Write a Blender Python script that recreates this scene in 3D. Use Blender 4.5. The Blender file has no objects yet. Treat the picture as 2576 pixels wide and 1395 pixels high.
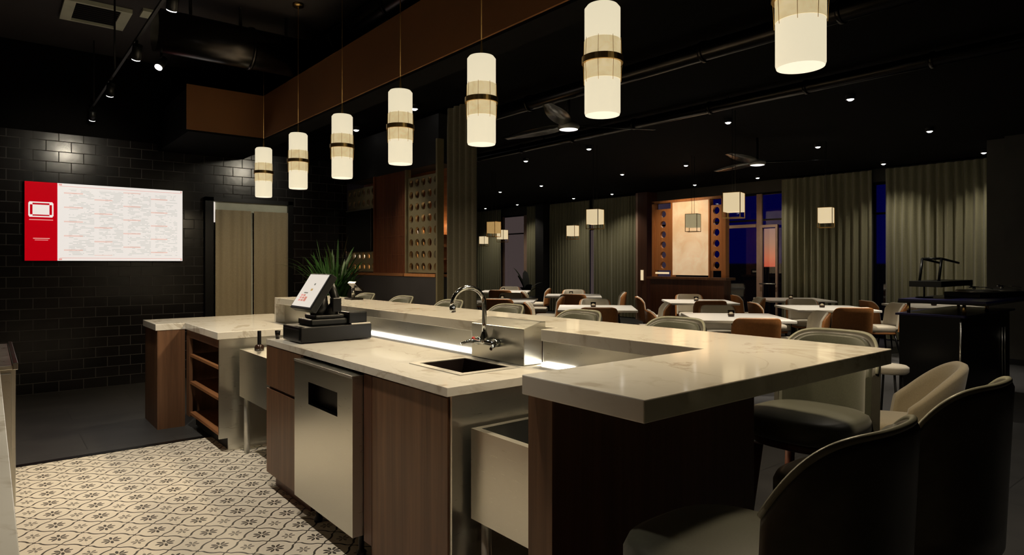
import bpy, bmesh, math, random
from mathutils import Vector, Matrix
random.seed(7)
S = bpy.context.scene
COL = S.collection
PI = math.pi
R2 = math.sqrt(0.5)

# ------------------------------------------------------------------ materials
def new_mat(name):
    m = bpy.data.materials.new(name); m.use_nodes = True
    nt = m.node_tree
    b = nt.nodes.get('Principled BSDF')
    return m, nt, b
def setc(b, col, rough=.5, metal=0.0, spec=None, emis=None, es=0.0, trans=0.0, coat=0.0):
    b.inputs['Base Color'].default_value = (*col, 1)
    b.inputs['Roughness'].default_value = rough
    b.inputs['Metallic'].default_value = metal
    if spec is not None: b.inputs['Specular IOR Level'].default_value = spec
    if emis: b.inputs['Emission Color'].default_value = (*emis, 1); b.inputs['Emission Strength'].default_value = es
    if trans: b.inputs['Transmission Weight'].default_value = trans
    if coat: b.inputs['Coat Weight'].default_value = coat
def N(nt, t, **kw):
    n = nt.nodes.new(t)
    for k, v in kw.items(): setattr(n, k, v)
    return n
def L(nt, a, b): nt.links.new(a, b)
def M(nt, op, a, b=None, c=None):
    n = nt.nodes.new('ShaderNodeMath'); n.operation = op
    for i, v in enumerate((a, b, c)):
        if v is None: continue
        if isinstance(v, (int, float)): n.inputs[i].default_value = v
        else: nt.links.new(v, n.inputs[i])
    return n.outputs[0]
def coords(nt, scale=(1, 1, 1)):
    t = N(nt, 'ShaderNodeTexCoord'); mp = N(nt, 'ShaderNodeMapping')
    mp.inputs['Scale'].default_value = scale
    L(nt, t.outputs['Object'], mp.inputs['Vector'])
    return mp.outputs[0]
def noise(nt, vec, scale, detail=3, rough=.5, dist=0):
    n = N(nt, 'ShaderNodeTexNoise'); n.inputs['Scale'].default_value = scale
    n.inputs['Detail'].default_value = detail; n.inputs['Roughness'].default_value = rough
    n.inputs['Distortion'].default_value = dist
    L(nt, vec, n.inputs['Vector']); return n.outputs['Fac']
def ramp(nt, fac, stops):
    r = N(nt, 'ShaderNodeValToRGB'); e = r.color_ramp.elements
    while len(e) > 1: e.remove(e[-1])
    e[0].position = stops[0][0]; e[0].color = (*stops[0][1], 1)
    for p, c in stops[1:]:
        x = e.new(p); x.color = (*c, 1)
    L(nt, fac, r.inputs['Fac']); return r.outputs['Color']
def bump(nt, b, h, strength=.2, dist=.01):
    n = N(nt, 'ShaderNodeBump'); n.inputs['Strength'].default_value = strength; n.inputs['Distance'].default_value = dist
    L(nt, h, n.inputs['Height']); L(nt, n.outputs[0], b.inputs['Normal'])

def plain(name, col, rough=.5, metal=0., nscale=0, namt=.12, **kw):
    m, nt, b = new_mat(name); setc(b, col, rough, metal, **kw)
    if nscale:
        f = noise(nt, coords(nt), nscale, 4)
        c0 = tuple(max(0, c*(1-namt)) for c in col); c1 = tuple(min(1, c*(1+namt)) for c in col)
        L(nt, ramp(nt, f, [(.3, c0), (.7, c1)]), b.inputs['Base Color'])
    return m
def m_marble():
    m, nt, b = new_mat('white_marble'); setc(b, (.8, .77, .7), .09)
    v = coords(nt, (1, 1, 1))
    f = noise(nt, v, 1.5, 6, .55, 1.4)
    d = M(nt, 'ABSOLUTE', M(nt, 'SUBTRACT', f, .5))
    f2 = noise(nt, v, 3.1, 3, .5, .5)
    vein = M(nt, 'MULTIPLY', M(nt, 'SUBTRACT', 1, M(nt, 'MULTIPLY', d, 55)), M(nt, 'MULTIPLY', M(nt, 'SUBTRACT', f2, .42), 5))
    vein = M(nt, 'MAXIMUM', M(nt, 'MINIMUM', vein, 1), 0)
    L(nt, ramp(nt, vein, [(0, (.80, .77, .70)), (.5, (.72, .68, .60)), (1, (.60, .55, .47))]), b.inputs['Base Color'])
    return m
def m_wood(name, c0, c1, rough=.45, sc=1.0, axis='z'):
    m, nt, b = new_mat(name); setc(b, c0, rough)
    s = {'z': (28*sc, 28*sc, 1.1*sc), 'x': (1.1*sc, 28*sc, 28*sc), 'y': (28*sc, 1.1*sc, 28*sc)}[axis]
    f = noise(nt, coords(nt, s), 1.0, 5, .6, .6)
    s2 = {'z': (7*sc, 7*sc, .2), 'x': (.2, 7*sc, 7*sc), 'y': (7*sc, .2, 7*sc)}[axis]
    g = noise(nt, coords(nt, s2), 1.0, 2)
    f = M(nt, 'ADD', M(nt, 'MULTIPLY', f, .6), M(nt, 'MULTIPLY', g, .4))
    L(nt, ramp(nt, f, [(.32, c0), (.66, c1)]), b.inputs['Base Color'])
    bump(nt, b, f, .08, .004)
    return m
def m_steel(name='brushed_steel', rough=.3, col=(.68, .67, .61), axis=(2, 2, 60)):
    m, nt, b = new_mat(name); setc(b, col, rough, 1.0)
    f = noise(nt, coords(nt, axis), 6, 3)
    r = M(nt, 'ADD', M(nt, 'MULTIPLY', f, .12), rough-.06)
    L(nt, r, b.inputs['Roughness'])
    return m
def m_brick():
    m, nt, b = new_mat('black_glazed_brick'); setc(b, (.008, .007, .007), .2, spec=.35)
    t = N(nt, 'ShaderNodeTexCoord'); sp = N(nt, 'ShaderNodeSeparateXYZ'); cb = N(nt, 'ShaderNodeCombineXYZ')
    L(nt, t.outputs['Object'], sp.inputs[0])
    L(nt, M(nt, 'ADD', sp.outputs[0], sp.outputs[1]), cb.inputs[0]); L(nt, sp.outputs[2], cb.inputs[1])
    br = N(nt, 'ShaderNodeTexBrick'); br.inputs['Scale'].default_value = 1
    br.inputs['Brick Width'].default_value = .235; br.inputs['Row Height'].default_value = .118
    br.inputs['Mortar Size'].default_value = .0045; br.inputs['Mortar Smooth'].default_value = .2
    br.inputs['Color1'].default_value = (.006, .005, .005, 1); br.inputs['Color2'].default_value = (.011, .009, .009, 1)
    br.inputs['Mortar'].default_value = (.05, .046, .045, 1)
    L(nt, cb.outputs[0], br.inputs['Vector']); L(nt, br.outputs['Color'], b.inputs['Base Color'])
    nf = noise(nt, coords(nt), 9, 2)
    hgt = M(nt, 'ADD', M(nt, 'MULTIPLY', br.outputs['Fac'], -1), M(nt, 'MULTIPLY', nf, .35))
    bump(nt, b, hgt, .5, .006)
    L(nt, M(nt, 'ADD', M(nt, 'MULTIPLY', br.outputs['Fac'], .5), .22), b.inputs['Roughness'])
    return m
def m_darkfloor():
    m, nt, b = new_mat('charcoal_floor_tile'); setc(b, (.03, .03, .03), .5)
    br = N(nt, 'ShaderNodeTexBrick'); br.inputs['Scale'].default_value = 1
    br.inputs['Brick Width'].default_value = 1.2; br.inputs['Row Height'].default_value = .6
    br.inputs['Mortar Size'].default_value = .004
    br.inputs['Color1'].default_value = (.030, .030, .030, 1); br.inputs['Color2'].default_value = (.040, .039, .038, 1)
    br.inputs['Mortar'].default_value = (.015, .015, .015, 1)
    L(nt, coords(nt), br.inputs['Vector'])
    f = noise(nt, coords(nt), 3, 5)
    mx = N(nt, 'ShaderNodeMix', data_type='RGBA', blend_type='MULTIPLY'); mx.inputs[0].default_value = .6
    L(nt, br.outputs['Color'], mx.inputs[6]); L(nt, ramp(nt, f, [(.3, (.6, .6, .6)), (.7, (1.15, 1.15, 1.15))]), mx.inputs[7])
    L(nt, mx.outputs[2], b.inputs['Base Color'])
    return m
def m_pattern():
    T = .2115
    m, nt, b = new_mat('patterned_cement_tile'); setc(b, (.7, .6, .45), .42)
    t = N(nt, 'ShaderNodeTexCoord'); sp = N(nt, 'ShaderNodeSeparateXYZ'); L(nt, t.outputs['Object'], sp.inputs[0])
    def cell(o, off):
        u = M(nt, 'ADD', M(nt, 'DIVIDE', M(nt, 'SUBTRACT', o, off), T), 200.5)
        return M(nt, 'SUBTRACT', M(nt, 'FRACT', u), .5)
    def polar(u, v):
        r = M(nt, 'SQRT', M(nt, 'ADD', M(nt, 'MULTIPLY', u, u), M(nt, 'MULTIPLY', v, v)))
        return r, M(nt, 'ARCTAN2', v, u)
    u, v = cell(sp.outputs[0], .288), cell(sp.outputs[1], 4.155)
    r, a = polar(u, v)
    # pointed quatrefoil outline
    rr = M(nt, 'ADD', .402, M(nt, 'MULTIPLY', M(nt, 'POWER', M(nt, 'MAXIMUM', M(nt, 'COSINE', M(nt, 'MULTIPLY', a, 4)), 0), 5), .092))
    line = M(nt, 'LESS_THAN', M(nt, 'ABSOLUTE', M(nt, 'SUBTRACT', r, rr)), .026)
    # large rosette: eight petals round an open centre
    pr = M(nt, 'ADD', .17, M(nt, 'MULTIPLY', M(nt, 'COSINE', M(nt, 'MULTIPLY', a, 8)), .05))
    big = M(nt, 'MULTIPLY', M(nt, 'LESS_THAN', r, pr), M(nt, 'GREATER_THAN', r, .045))
    gap = M(nt, 'GREATER_THAN', M(nt, 'COSINE', M(nt, 'MULTIPLY', a, 8)), -.6)
    big = M(nt, 'MULTIPLY', big, M(nt, 'MAXIMUM', gap, M(nt, 'LESS_THAN', r, .06)))
    # small rosette on the corners
    u2, v2 = cell(sp.outputs[0], .288+T/2), cell(sp.outputs[1], 4.155+T/2)
    r2, a2 = polar(u2, v2)
    c4 = M(nt, 'COSINE', M(nt, 'MULTIPLY', M(nt, 'ADD', a2, PI/8), 6))
    sm = M(nt, 'MULTIPLY', M(nt, 'LESS_THAN', r2, M(nt, 'ADD', .125, M(nt, 'MULTIPLY', c4, .04))), M(nt, 'GREATER_THAN', c4, -.3))
    sm = M(nt, 'MULTIPLY', sm, .8)
    k = M(nt, 'MINIMUM', M(nt, 'ADD', M(nt, 'ADD', line, big), sm), 1)
    grout = M(nt, 'MAXIMUM', M(nt, 'GREATER_THAN', M(nt, 'ABSOLUTE', u), .494), M(nt, 'GREATER_THAN', M(nt, 'ABSOLUTE', v), .494))
    k = M(nt, 'MAXIMUM', k, M(nt, 'MULTIPLY', grout, .15))
    f = noise(nt, coords(nt), 60, 3)
    k = M(nt, 'MULTIPLY', k, M(nt, 'ADD', .78, M(nt, 'MULTIPLY', f, .3)))
    L(nt, ramp(nt, k, [(0, (.72, .65, .54)), (1, (.018, .014, .010))]), b.inputs['Base Color'])
    return m
def m_screen_page():
    m, nt, b = new_mat('lit_menu_page'); setc(b, (.02, .02, .02), .4)
    t = N(nt, 'ShaderNodeTexCoord'); sp = N(nt, 'ShaderNodeSeparateXYZ'); L(nt, t.outputs['Object'], sp.inputs[0])
    x, z = sp.outputs[0], sp.outputs[2]
    rows = M(nt, 'LESS_THAN', M(nt, 'FRACT', M(nt, 'MULTIPLY', z, 62)), .55)
    cb = N(nt, 'ShaderNodeCombineXYZ'); L(nt, M(nt, 'MULTIPLY', x, 11), cb.inputs[0]); L(nt, M(nt, 'MULTIPLY', M(nt, 'FLOOR', M(nt, 'MULTIPLY', z, 62)), 3.7), cb.inputs[1])
    nf = noise(nt, cb.outputs[0], 1.0, 2)
    colgap = M(nt, 'GREATER_THAN', M(nt, 'FRACT', M(nt, 'MULTIPLY', M(nt, 'SUBTRACT', x, .06), 3.45)), .16)
    ink = M(nt, 'MULTIPLY', M(nt, 'MULTIPLY', rows, M(nt, 'GREATER_THAN', nf, .5)), colgap)
    mar = M(nt, 'MULTIPLY', M(nt, 'MULTIPLY', M(nt, 'GREATER_THAN', x, .06), M(nt, 'LESS_THAN', x, 1.22)), M(nt, 'LESS_THAN', M(nt, 'ABSOLUTE', z), .375))
    ink = M(nt, 'MULTIPLY', ink, mar)
    hd = M(nt, 'MULTIPLY', M(nt, 'LESS_THAN', M(nt, 'FRACT', M(nt, 'ADD', M(nt, 'MULTIPLY', z, 6.2), M(nt, 'MULTIPLY', M(nt, 'FLOOR', M(nt, 'MULTIPLY', x, 3.45)), .37))), .085), mar)
    hd = M(nt, 'MULTIPLY', hd, M(nt, 'LESS_THAN', M(nt, 'FRACT', M(nt, 'MULTIPLY', M(nt, 'SUBTRACT', x, .06), 3.45)), .62))
    m1 = N(nt, 'ShaderNodeMix', data_type='RGBA'); L(nt, M(nt, 'MULTIPLY', ink, .55), m1.inputs[0])
    m1.inputs[6].default_value = (.83, .77, .71, 1); m1.inputs[7].default_value = (.50, .50, .45, 1)
    m2 = N(nt, 'ShaderNodeMix', data_type='RGBA'); L(nt, M(nt, 'MULTIPLY', hd, .55), m2.inputs[0])
    L(nt, m1.outputs[2], m2.inputs[6]); m2.inputs[7].default_value = (.78, .36, .27, 1)
    L(nt, m2.outputs[2], b.inputs['Emission Color']); b.inputs['Emission Strength'].default_value = 1.0
    return m
def m_alabaster(name, c0, c1, es, scale=6):
    m, nt, b = new_mat(name); setc(b, c0, .4)
    f = noise(nt, coords(nt), scale, 5, .6, .8)
    c = ramp(nt, f, [(.35, c0), (.65, c1)])
    L(nt, c, b.inputs['Base Color']); L(nt, c, b.inputs['Emission Color']); b.inputs['Emission Strength'].default_value = es
    return m
def m_fabric(name, c, nscale=300, amt=.25, rough=.9, sheen=.3):
    m, nt, b = new_mat(name); setc(b, c, rough)
    f = noise(nt, coords(nt), nscale, 2)
    L(nt, ramp(nt, f, [(.3, tuple(x*(1-amt) for x in c)), (.7, tuple(x*(1+amt) for x in c))]), b.inputs['Base Color'])
    b.inputs['Sheen Weight'].default_value = sheen
    return m
def m_glow(name, stops, z0, z1, es):
    m, nt, b = new_mat(name); setc(b, (.02, .02, .02), .5)
    t = N(nt, 'ShaderNodeTexCoord'); sp = N(nt, 'ShaderNodeSeparateXYZ'); L(nt, t.outputs['Object'], sp.inputs[0])
    f = M(nt, 'DIVIDE', M(nt, 'SUBTRACT', sp.outputs[2], z0), z1-z0)
    L(nt, ramp(nt, f, stops), b.inputs['Emission Color']); b.inputs['Emission Strength'].default_value = es
    return m
MAT = dict(
    fanblade=plain('dark_fan_blade', (.05, .05, .048), .22, .3, nscale=6),
    curtain_shaded=m_fabric('shaded_olive_curtain_cloth', (.12, .108, .075), 120, .15),  # same olive cloth family, darkened to paint in the shade on it
    ceilblack=plain('matt_black_ceiling', (.003, .0027, .0027), .95, nscale=2, spec=.08),
    beige=m_fabric('beige_upholstery', (.30, .25, .16), 200, .1),
    rimsteel=plain('satin_steel_rim', (.60, .59, .55), .42, .85, nscale=20, namt=.04),
    marble=m_marble(),
    walnut=m_wood('walnut_veneer', (.075, .033, .015), (.19, .092, .045)),
    darkwood=m_wood('dark_walnut', (.055, .021, .012), (.13, .053, .029)),
    wood_in=m_wood('warm_shelf_wood', (.16, .06, .022), (.34, .15, .06), axis='y'),
    slat=m_wood('red_brown_slats', (.09, .028, .012), (.17, .055, .022)),
    legwood=m_wood('red_brown_leg_wood', (.08, .02, .01), (.16, .05, .025)),
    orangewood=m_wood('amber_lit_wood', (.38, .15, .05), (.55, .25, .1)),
    steel=m_steel(), steel2=m_steel('smooth_steel', .2, (.6, .6, .57), (30, 30, 30)),
    chrome=plain('chrome', (.6, .62, .6), .12, 1.0),
    brick=m_brick(), dfloor=m_darkfloor(), ptile=m_pattern(),
    black=plain('black_paint', (.004, .0035, .0035), .7, nscale=2),
    ceil=plain('dark_ceiling_paint', (.035, .03, .03), .75, nscale=1.5),
    blackgloss=plain('black_gloss', (.004, .004, .0045), .3, nscale=5, spec=.3),
    blackplastic=plain('black_plastic', (.006, .0065, .006), .35, nscale=8, spec=.3),
    duct=plain('dark_duct_metal', (.05, .045, .042), .28, 1.0, nscale=4),
    brown=plain('brown_soffit_board', (.17, .068, .018), .55, nscale=1.2),
    brass=plain('polished_brass', (.70, .46, .17), .34, 1.0, nscale=5),
    shade=plain('lit_opal_glass', (.85, .8, .7), .4, nscale=2, namt=.02, emis=(.88, .775, .545), es=.86),
    shadeb=plain('lit_opal_glass_bottom', (.9, .85, .75), .4, nscale=2, namt=.02, emis=(1.0, .90, .68), es=.95),
    band=m_alabaster('alabaster_band', (.60, .47, .24), (.72, .58, .33), .82, 14),
    stone=m_alabaster('backlit_cream_stone', (.58, .40, .22), (.70, .53, .34), .72, 2.2),
    lantern=plain('lit_paper_lantern', (.8, .7, .5), .7, nscale=20, namt=.05, emis=(.78, .62, .37), es=.88),
    lantern_dim=plain('dim_paper_lantern', (.5, .45, .3), .7, nscale=20, namt=.05, emis=(.33, .27, .15), es=.8),
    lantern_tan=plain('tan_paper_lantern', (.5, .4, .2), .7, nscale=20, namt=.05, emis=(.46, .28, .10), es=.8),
    led=plain('led_white', (1, 1, 1), .5, nscale=5, namt=.01, emis=(1.0, .93, .80), es=9),
    spotlens=plain('spot_lens', (1, 1, 1), .5, nscale=5, namt=.01, emis=(1.0, .97, .93), es=9),
    spotdim=plain('spot_lens_side', (1, 1, 1), .5, nscale=5, namt=.01, emis=(1.0, .95, .9), es=1.4),
    red=plain('screen_red', (.02, 0, 0), .5, nscale=3, spec=.05, emis=(.48, .0, .005), es=1.0),
    scrwhite=plain('screen_white', (.1, .1, .1), .4, nscale=3, emis=(.82, .74, .66), es=1.0),
    scrpink=plain('screen_pink', (.1, .1, .1), .4, nscale=3, emis=(.75, .30, .26), es=1.0),
    scrgrey=plain('screen_grey', (.1, .1, .1), .4, nscale=3, emis=(.16, .15, .12), es=1.0),
    scrred=plain('screen_soft_red', (.1, .1, .1), .4, nscale=3, emis=(.6, .22, .16), es=1.0),
    page=m_screen_page(),
    pospage=plain('till_screen', (.1, .1, .1), .3, nscale=3, emis=(.78, .70, .60), es=.95),
    curtain=m_fabric('olive_curtain_cloth', (.22, .21, .125), 120, .15),
    curtain2=m_fabric('beige_curtain_cloth', (.42, .35, .23), 120, .1),
    tan=plain('tan_leather', (.40, .16, .045), .5, nscale=40),
    cream=m_fabric('cream_upholstery', (.62, .55, .42), 200, .1),
    stoolout=plain('dark_olive_leather', (.062, .058, .047), .36, nscale=30),
    stoolin=m_fabric('sage_green_upholstery', (.062, .064, .043), 200, .12, .42, .2),  # sage green darkened to take in the shade under the counter
    piping=plain('pale_piping', (.26, .26, .20), .35, nscale=20),
    tabletop=plain('white_tabletop', (.82, .78, .70), .3, nscale=6, namt=.02),
    glass=plain('clear_glass', (.95, .95, .93), .03, nscale=0, trans=1.0),
    wax=plain('cream_wax', (.8, .7, .5), .5, nscale=10, emis=(.8, .6, .35), es=.35),
    darkglass=plain('dark_brown_glass', (.03, .015, .01), .1, nscale=5),
    amber=plain('amber_bottle', (.5, .2, .05), .2, nscale=10, emis=(.60, .26, .07), es=.75),  # emission stands in for the cabinet light on the bottles
    clearb=plain('pale_bottle', (.6, .58, .5), .15, nscale=10, emis=(.55, .48, .38), es=.75),  # shelf lighting on the pale bottles put in as glow
    holeplate=plain('taupe_drilled_panel', (.20, .17, .10), .5, nscale=4),
    greypanel=plain('dark_grey_laminate', (.045, .042, .046), .5, nscale=3),
    greendark=plain('dark_green_grey_wall', (.065, .062, .052), .6, nscale=3),
    leaf=plain('green_leaf', (.018, .062, .010), .45, nscale=12, namt=.4),
    leafdark=plain('dark_leaf', (.006, .009, .006), .5, nscale=12),
    pot=plain('dark_pot', (.02, .02, .02), .5, nscale=8),
    vent=plain('pale_vent_frame', (.62, .64, .52), .6, nscale=4),
    frame=plain('beige_window_frame', (.42, .28, .21), .5, nscale=4),
    blue=plain('dark_blue_vinyl', (.006, .006, .05), .3, nscale=4),  # even dark blue of the booth tops
    platter=plain('turntable_platter', (.55, .55, .50), .35, .5, nscale=8),
    handred=plain('red_cap', (.5, .03, .03), .4, nscale=9), handblue=plain('blue_cap', (.03, .05, .4), .4, nscale=9),
    sinkdark=m_steel('sink_bowl_steel', .35, (.10, .075, .07), (8, 8, 8)),
    sunset=m_glow('sunset_glow', [(0, (.55, .09, .05)), (.25, (.55, .16, .08)), (.6, (.38, .19, .12)), (1, (.30, .17, .14))], 1.36, 2.37, .95),
)
# ------------------------------------------------------------------ mesh building
class MB:
    def __init__(s): s.v = []; s.f = []; s.mi = []; s.sm = []
    def add(s, vs, fs, mi=0, smooth=False):
        o = len(s.v); s.v += [tuple(p) for p in vs]
        for f in fs: s.f.append([i+o for i in f]); s.mi.append(mi); s.sm.append(smooth)
        return s
    def box(s, x0, x1, y0, y1, z0, z1, mi=0):
        v = [(x, y, z) for z in (z0, z1) for y in (y0, y1) for x in (x0, x1)]
        return s.add(v, [(0, 2, 3, 1), (4, 5, 7, 6), (0, 1, 5, 4), (2, 6, 7, 3), (0, 4, 6, 2), (1, 3, 7, 5)], mi)
    def prism(s, poly, z0, z1, mi=0):
        n = len(poly); v = [(x, y, z0) for x, y in poly]+[(x, y, z1) for x, y in poly]
        f = [tuple(range(n-1, -1, -1)), tuple(range(n, 2*n))]+[(i, (i+1) % n, n+(i+1) % n, n+i) for i in range(n)]
        return s.add(v, f, mi)
    def prism_y(s, poly, y0, y1, mi=0):      # polygon in x,z
        n = len(poly); v = [(x, y0, z) for x, z in poly]+[(x, y1, z) for x, z in poly]
        f = [tuple(range(n)), tuple(range(2*n-1, n-1, -1))]+[(i, n+i, n+(i+1) % n, (i+1) % n) for i in range(n)]
        return s.add(v, f, mi)
    def tube(s, pts, r, n=12, mi=0, cap=True):
        pts = [Vector(p) for p in pts]; rs = r if isinstance(r, (list, tuple)) else [r]*len(pts)
        v = []; prev = None
        for i, p in enumerate(pts):
            d = (pts[min(i+1, len(pts)-1)]-pts[max(i-1, 0)]).normalized()
            if prev is None:
                up = Vector((0, 0, 1)) if abs(d.z) < .9 else Vector((1, 0, 0))
                a = d.cross(up).normalized()
            else: a = (prev-d*prev.dot(d)).normalized()
            prev = a; b = d.cross(a)
            for k in range(n):
                t = 2*PI*k/n; v.append(p+a*math.cos(t)*rs[i]+b*math.sin(t)*rs[i])
        f = [(i*n+k, i*n+(k+1) % n, (i+1)*n+(k+1) % n, (i+1)*n+k) for i in range(len(pts)-1) for k in range(n)]
        s.add(v, f, mi, True)
        if cap:
            o = len(s.v)-len(v)
            s.f.append([o+k for k in range(n-1, -1, -1)]); s.mi.append(mi); s.sm.append(False)
            s.f.append([o+(len(pts)-1)*n+k for k in range(n)]); s.mi.append(mi); s.sm.append(False)
        return s
    def lathe(s, prof, c=(0, 0, 0), n=24, mi=0, smooth=True):
        v = []; f = []
        for r, z in prof:
            for k in range(n):
                t = 2*PI*k/n; v.append((c[0]+r*math.cos(t), c[1]+r*math.sin(t), c[2]+z))
        for i in range(len(prof)-1):
            for k in range(n): f.append((i*n+k, i*n+(k+1) % n, (i+1)*n+(k+1) % n, (i+1)*n+k))
        s.add(v, f, mi, smooth)
        return s
    def grid(s, rows, mi=0, smooth=True, closed=False):
        n = len(rows[0]); v = [p for r in rows for p in r]; f = []
        for i in range(len(rows)-1):
            for k in range(n if closed else n-1): f.append((i*n+k, i*n+(k+1) % n, (i+1)*n+(k+1) % n, (i+1)*n+k))
        return s.add(v, f, mi, smooth)
    def build(s, name, mats, parent=None, bevel=0, world=True):
        me = bpy.data.meshes.new(name)
        off = Vector(parent['_o']) if (parent is not None and world and '_o' in parent) else Vector((0, 0, 0))
        me.from_pydata([tuple(Vector(p)-off) for p in s.v], [], s.f)
        if not isinstance(mats, (list, tuple)): mats = [mats]
        for m in mats: me.materials.append(MAT[m] if isinstance(m, str) else m)
        me.polygons.foreach_set('material_index', s.mi); me.polygons.foreach_set('use_smooth', s.sm)
        bm = bmesh.new(); bm.from_mesh(me); bmesh.ops.recalc_face_normals(bm, faces=bm.faces); bm.to_mesh(me); bm.free()
        me.update()
        o = bpy.data.objects.new(name, me); COL.objects.link(o)
        if parent is not None: o.parent = parent
        if bevel:
            b = o.modifiers.new('bevel', 'BEVEL'); b.width = bevel; b.segments = 2; b.limit_method = 'ANGLE'; b.angle_limit = math.radians(40)
        return o
def thing(name, label, cat, loc=(0, 0, 0), rz=0, group=None):
    o = bpy.data.objects.new(name, None); COL.objects.link(o); o.empty_display_size = .1
    o.location = loc; o.rotation_euler = (0, 0, rz); o['_o'] = list(loc)
    o['label'] = label; o['category'] = cat
    if group: o['group'] = group
    return o
def tag(o, label, cat, group=None):
    o['label'] = label; o['category'] = cat
    if group: o['group'] = group
    return o
def struct(o): o['kind'] = 'structure'; return o
def dup(root, loc, rz, label, group=None):
    r = root.copy(); COL.objects.link(r); r.location = loc; r.rotation_euler = (0, 0, rz); r['label'] = label
    if group: r['group'] = group
    for ch in list(root.children):
        c = ch.copy(); COL.objects.link(c); c.parent = r
        for g in list(ch.children):
            d = g.copy(); COL.objects.link(d); d.parent = c
    return r
USED = {}
def place(proto, loc, rz, label, group=None):
    if id(proto) not in USED:
        USED[id(proto)] = 1
        proto.location = loc; proto.rotation_euler = (0, 0, rz); proto['label'] = label
        if group: proto['group'] = group
        return proto
    return dup(proto, loc, rz, label, group)

# ------------------------------------------------------------------ the room
EX = 13.4; NY = 18.7; SY = -2.6; WX = -.8
struct(MB().box(WX, EX, 5.83, NY, -.06, 0).box(2.1, EX, SY, 5.83, -.06, 0).box(1.2, 2.1, SY, 1.33, -.06, 0).build('floor', 'dfloor'))
struct(MB().box(WX, 2.1, 1.33, 5.77, -.06, 0).box(WX, 1.2, SY, 1.33, -.06, 0).build('floor', 'ptile'))
struct(MB().box(WX, 2.1, 5.77, 5.83, -.06, .004).build('trim_1', 'blackgloss'))
struct(MB().box(WX, 4.1, 8.9, 9.05, 0, 2.92).build('wall_brick', 'brick'))
struct(MB().box(WX, 4.1, 8.905, 9.05, 2.92, 3.9).build('wall_upper', 'ceilblack'))
struct(MB().box(WX-.15, WX, SY, 9.05, 0, 3.9).build('wall_west', 'greendark'))
struct(MB().box(WX, EX, SY-.15, SY, 0, 3.9).build('wall_south', 'greendark'))
struct(MB().box(4.6, EX+.2, NY, NY+.15, 0, 3.4).build('wall_north', 'greendark'))
struct(MB().box(4.40, 4.45, 6.36, NY, 0, 3.29).build('wall_bar_side', 'greendark'))
struct(MB().box(WX, 3.0, SY, 9.05, 3.9, 4.0).build('ceiling', 'ceil'))
struct(MB().box(2.62, EX+.1, SY, NY, 3.29, 3.39).build('ceiling', 'ceilblack'))
struct(MB().box(3.0, 3.1, SY, 9.05, 3.39, 4.0).build('wall_upstand', 'black'))
# soffit: brown faces over a black body
struct(MB().prism([(1.62, 7.36), (2.40, 7.36), (2.40, SY), (2.62, SY), (2.62, 8.9), (1.62, 8.9)], 2.83, 3.30).build('trim_2', 'ceilblack'))
struct(MB().prism([(1.60, 7.34), (2.385, 7.34), (2.385, SY), (2.40, SY), (2.40, 7.36), (1.60, 7.36)], 2.85, 3.32).build('trim_3', 'brown'))
# east wall pieces between the glazing
def wall_e(y0, y1, z0=0, z1=3.3): return struct(MB().box(EX, EX+.15, y0, y1, z0, z1).build('wall_east', 'greendark'))
wall_e(3.0, 4.95); wall_e(5.32, 6.98); wall_e(10.62, 12.65); wall_e(13.05, 15.55); wall_e(17.05, NY)
for a, b in ((4.95, 5.32), (6.98, 10.62), (12.65, 13.05), (15.55, 17.05)): wall_e(a, b, 3.03, 3.3)
struct(MB().box(11.42, 11.6, SY, 2.74, 0, 3.3).build('wall_pier', 'greendark'))
struct(MB().box(11.6, EX+.15, 2.74, 3.0, 0, 3.3).build('wall_return', 'greendark'))
mb = MB()
y = 2.6
while y > -1: mb.box(11.405, 11.42, y-.26, y, 0.08, 3.2); y -= .30
struct(mb.build('trim_4', 'greendark'))
struct(MB().box(11.395, 11.42, SY, 2.74, 0, .08).build('baseboard_pier', 'black'))
def window(i, y0, y1, muls=(), frame='blackgloss', transom=2.42):
    mb = MB().box(EX+.03, EX+.09, y0, y1, 0, .05).box(EX+.03, EX+.09, y0, y1, 2.98, 3.03)
    mb.box(EX+.03, EX+.09, y0, y1, transom-.02, transom+.02).box(EX+.03, EX+.09, y0, y0+.04, .05, 2.98).box(EX+.03, EX+.09, y1-.04, y1, .05, 2.98)
    w = struct(mb.build('window_%d' % i, frame))
    struct(MB().box(EX+.055, EX+.063, y0+.04, y1-.04, .05, 2.98).build('pane', 'glass', w, world=False))
    for a, b in muls: struct(MB().box(EX-.02, EX+.03, a, b, 0, 3.0).build('mullion', 'frame', w, world=False))
    return w
window(1, 15.55, 17.05, [(15.72, 15.86), (16.90, 16.97)])
window(2, 6.98, 10.62, [(7.63, 7.76)])
window(3, 4.95, 5.32)
window(4, 12.65, 13.05)
# timber column right of the long curtains, black column between them
struct(MB().box(13.0, 13.4, 10.55, 10.85, 0, 3.27).build('column_timber', 'darkwood'))
struct(MB().box(13.05, 13.4, 10.87, 10.96, 0, 3.27).build('trim_5', 'frame'))
struct(MB().box(13.0, 13.4, 14.5, 14.86, 0, 3.27).build('column_black', 'black'))
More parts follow.
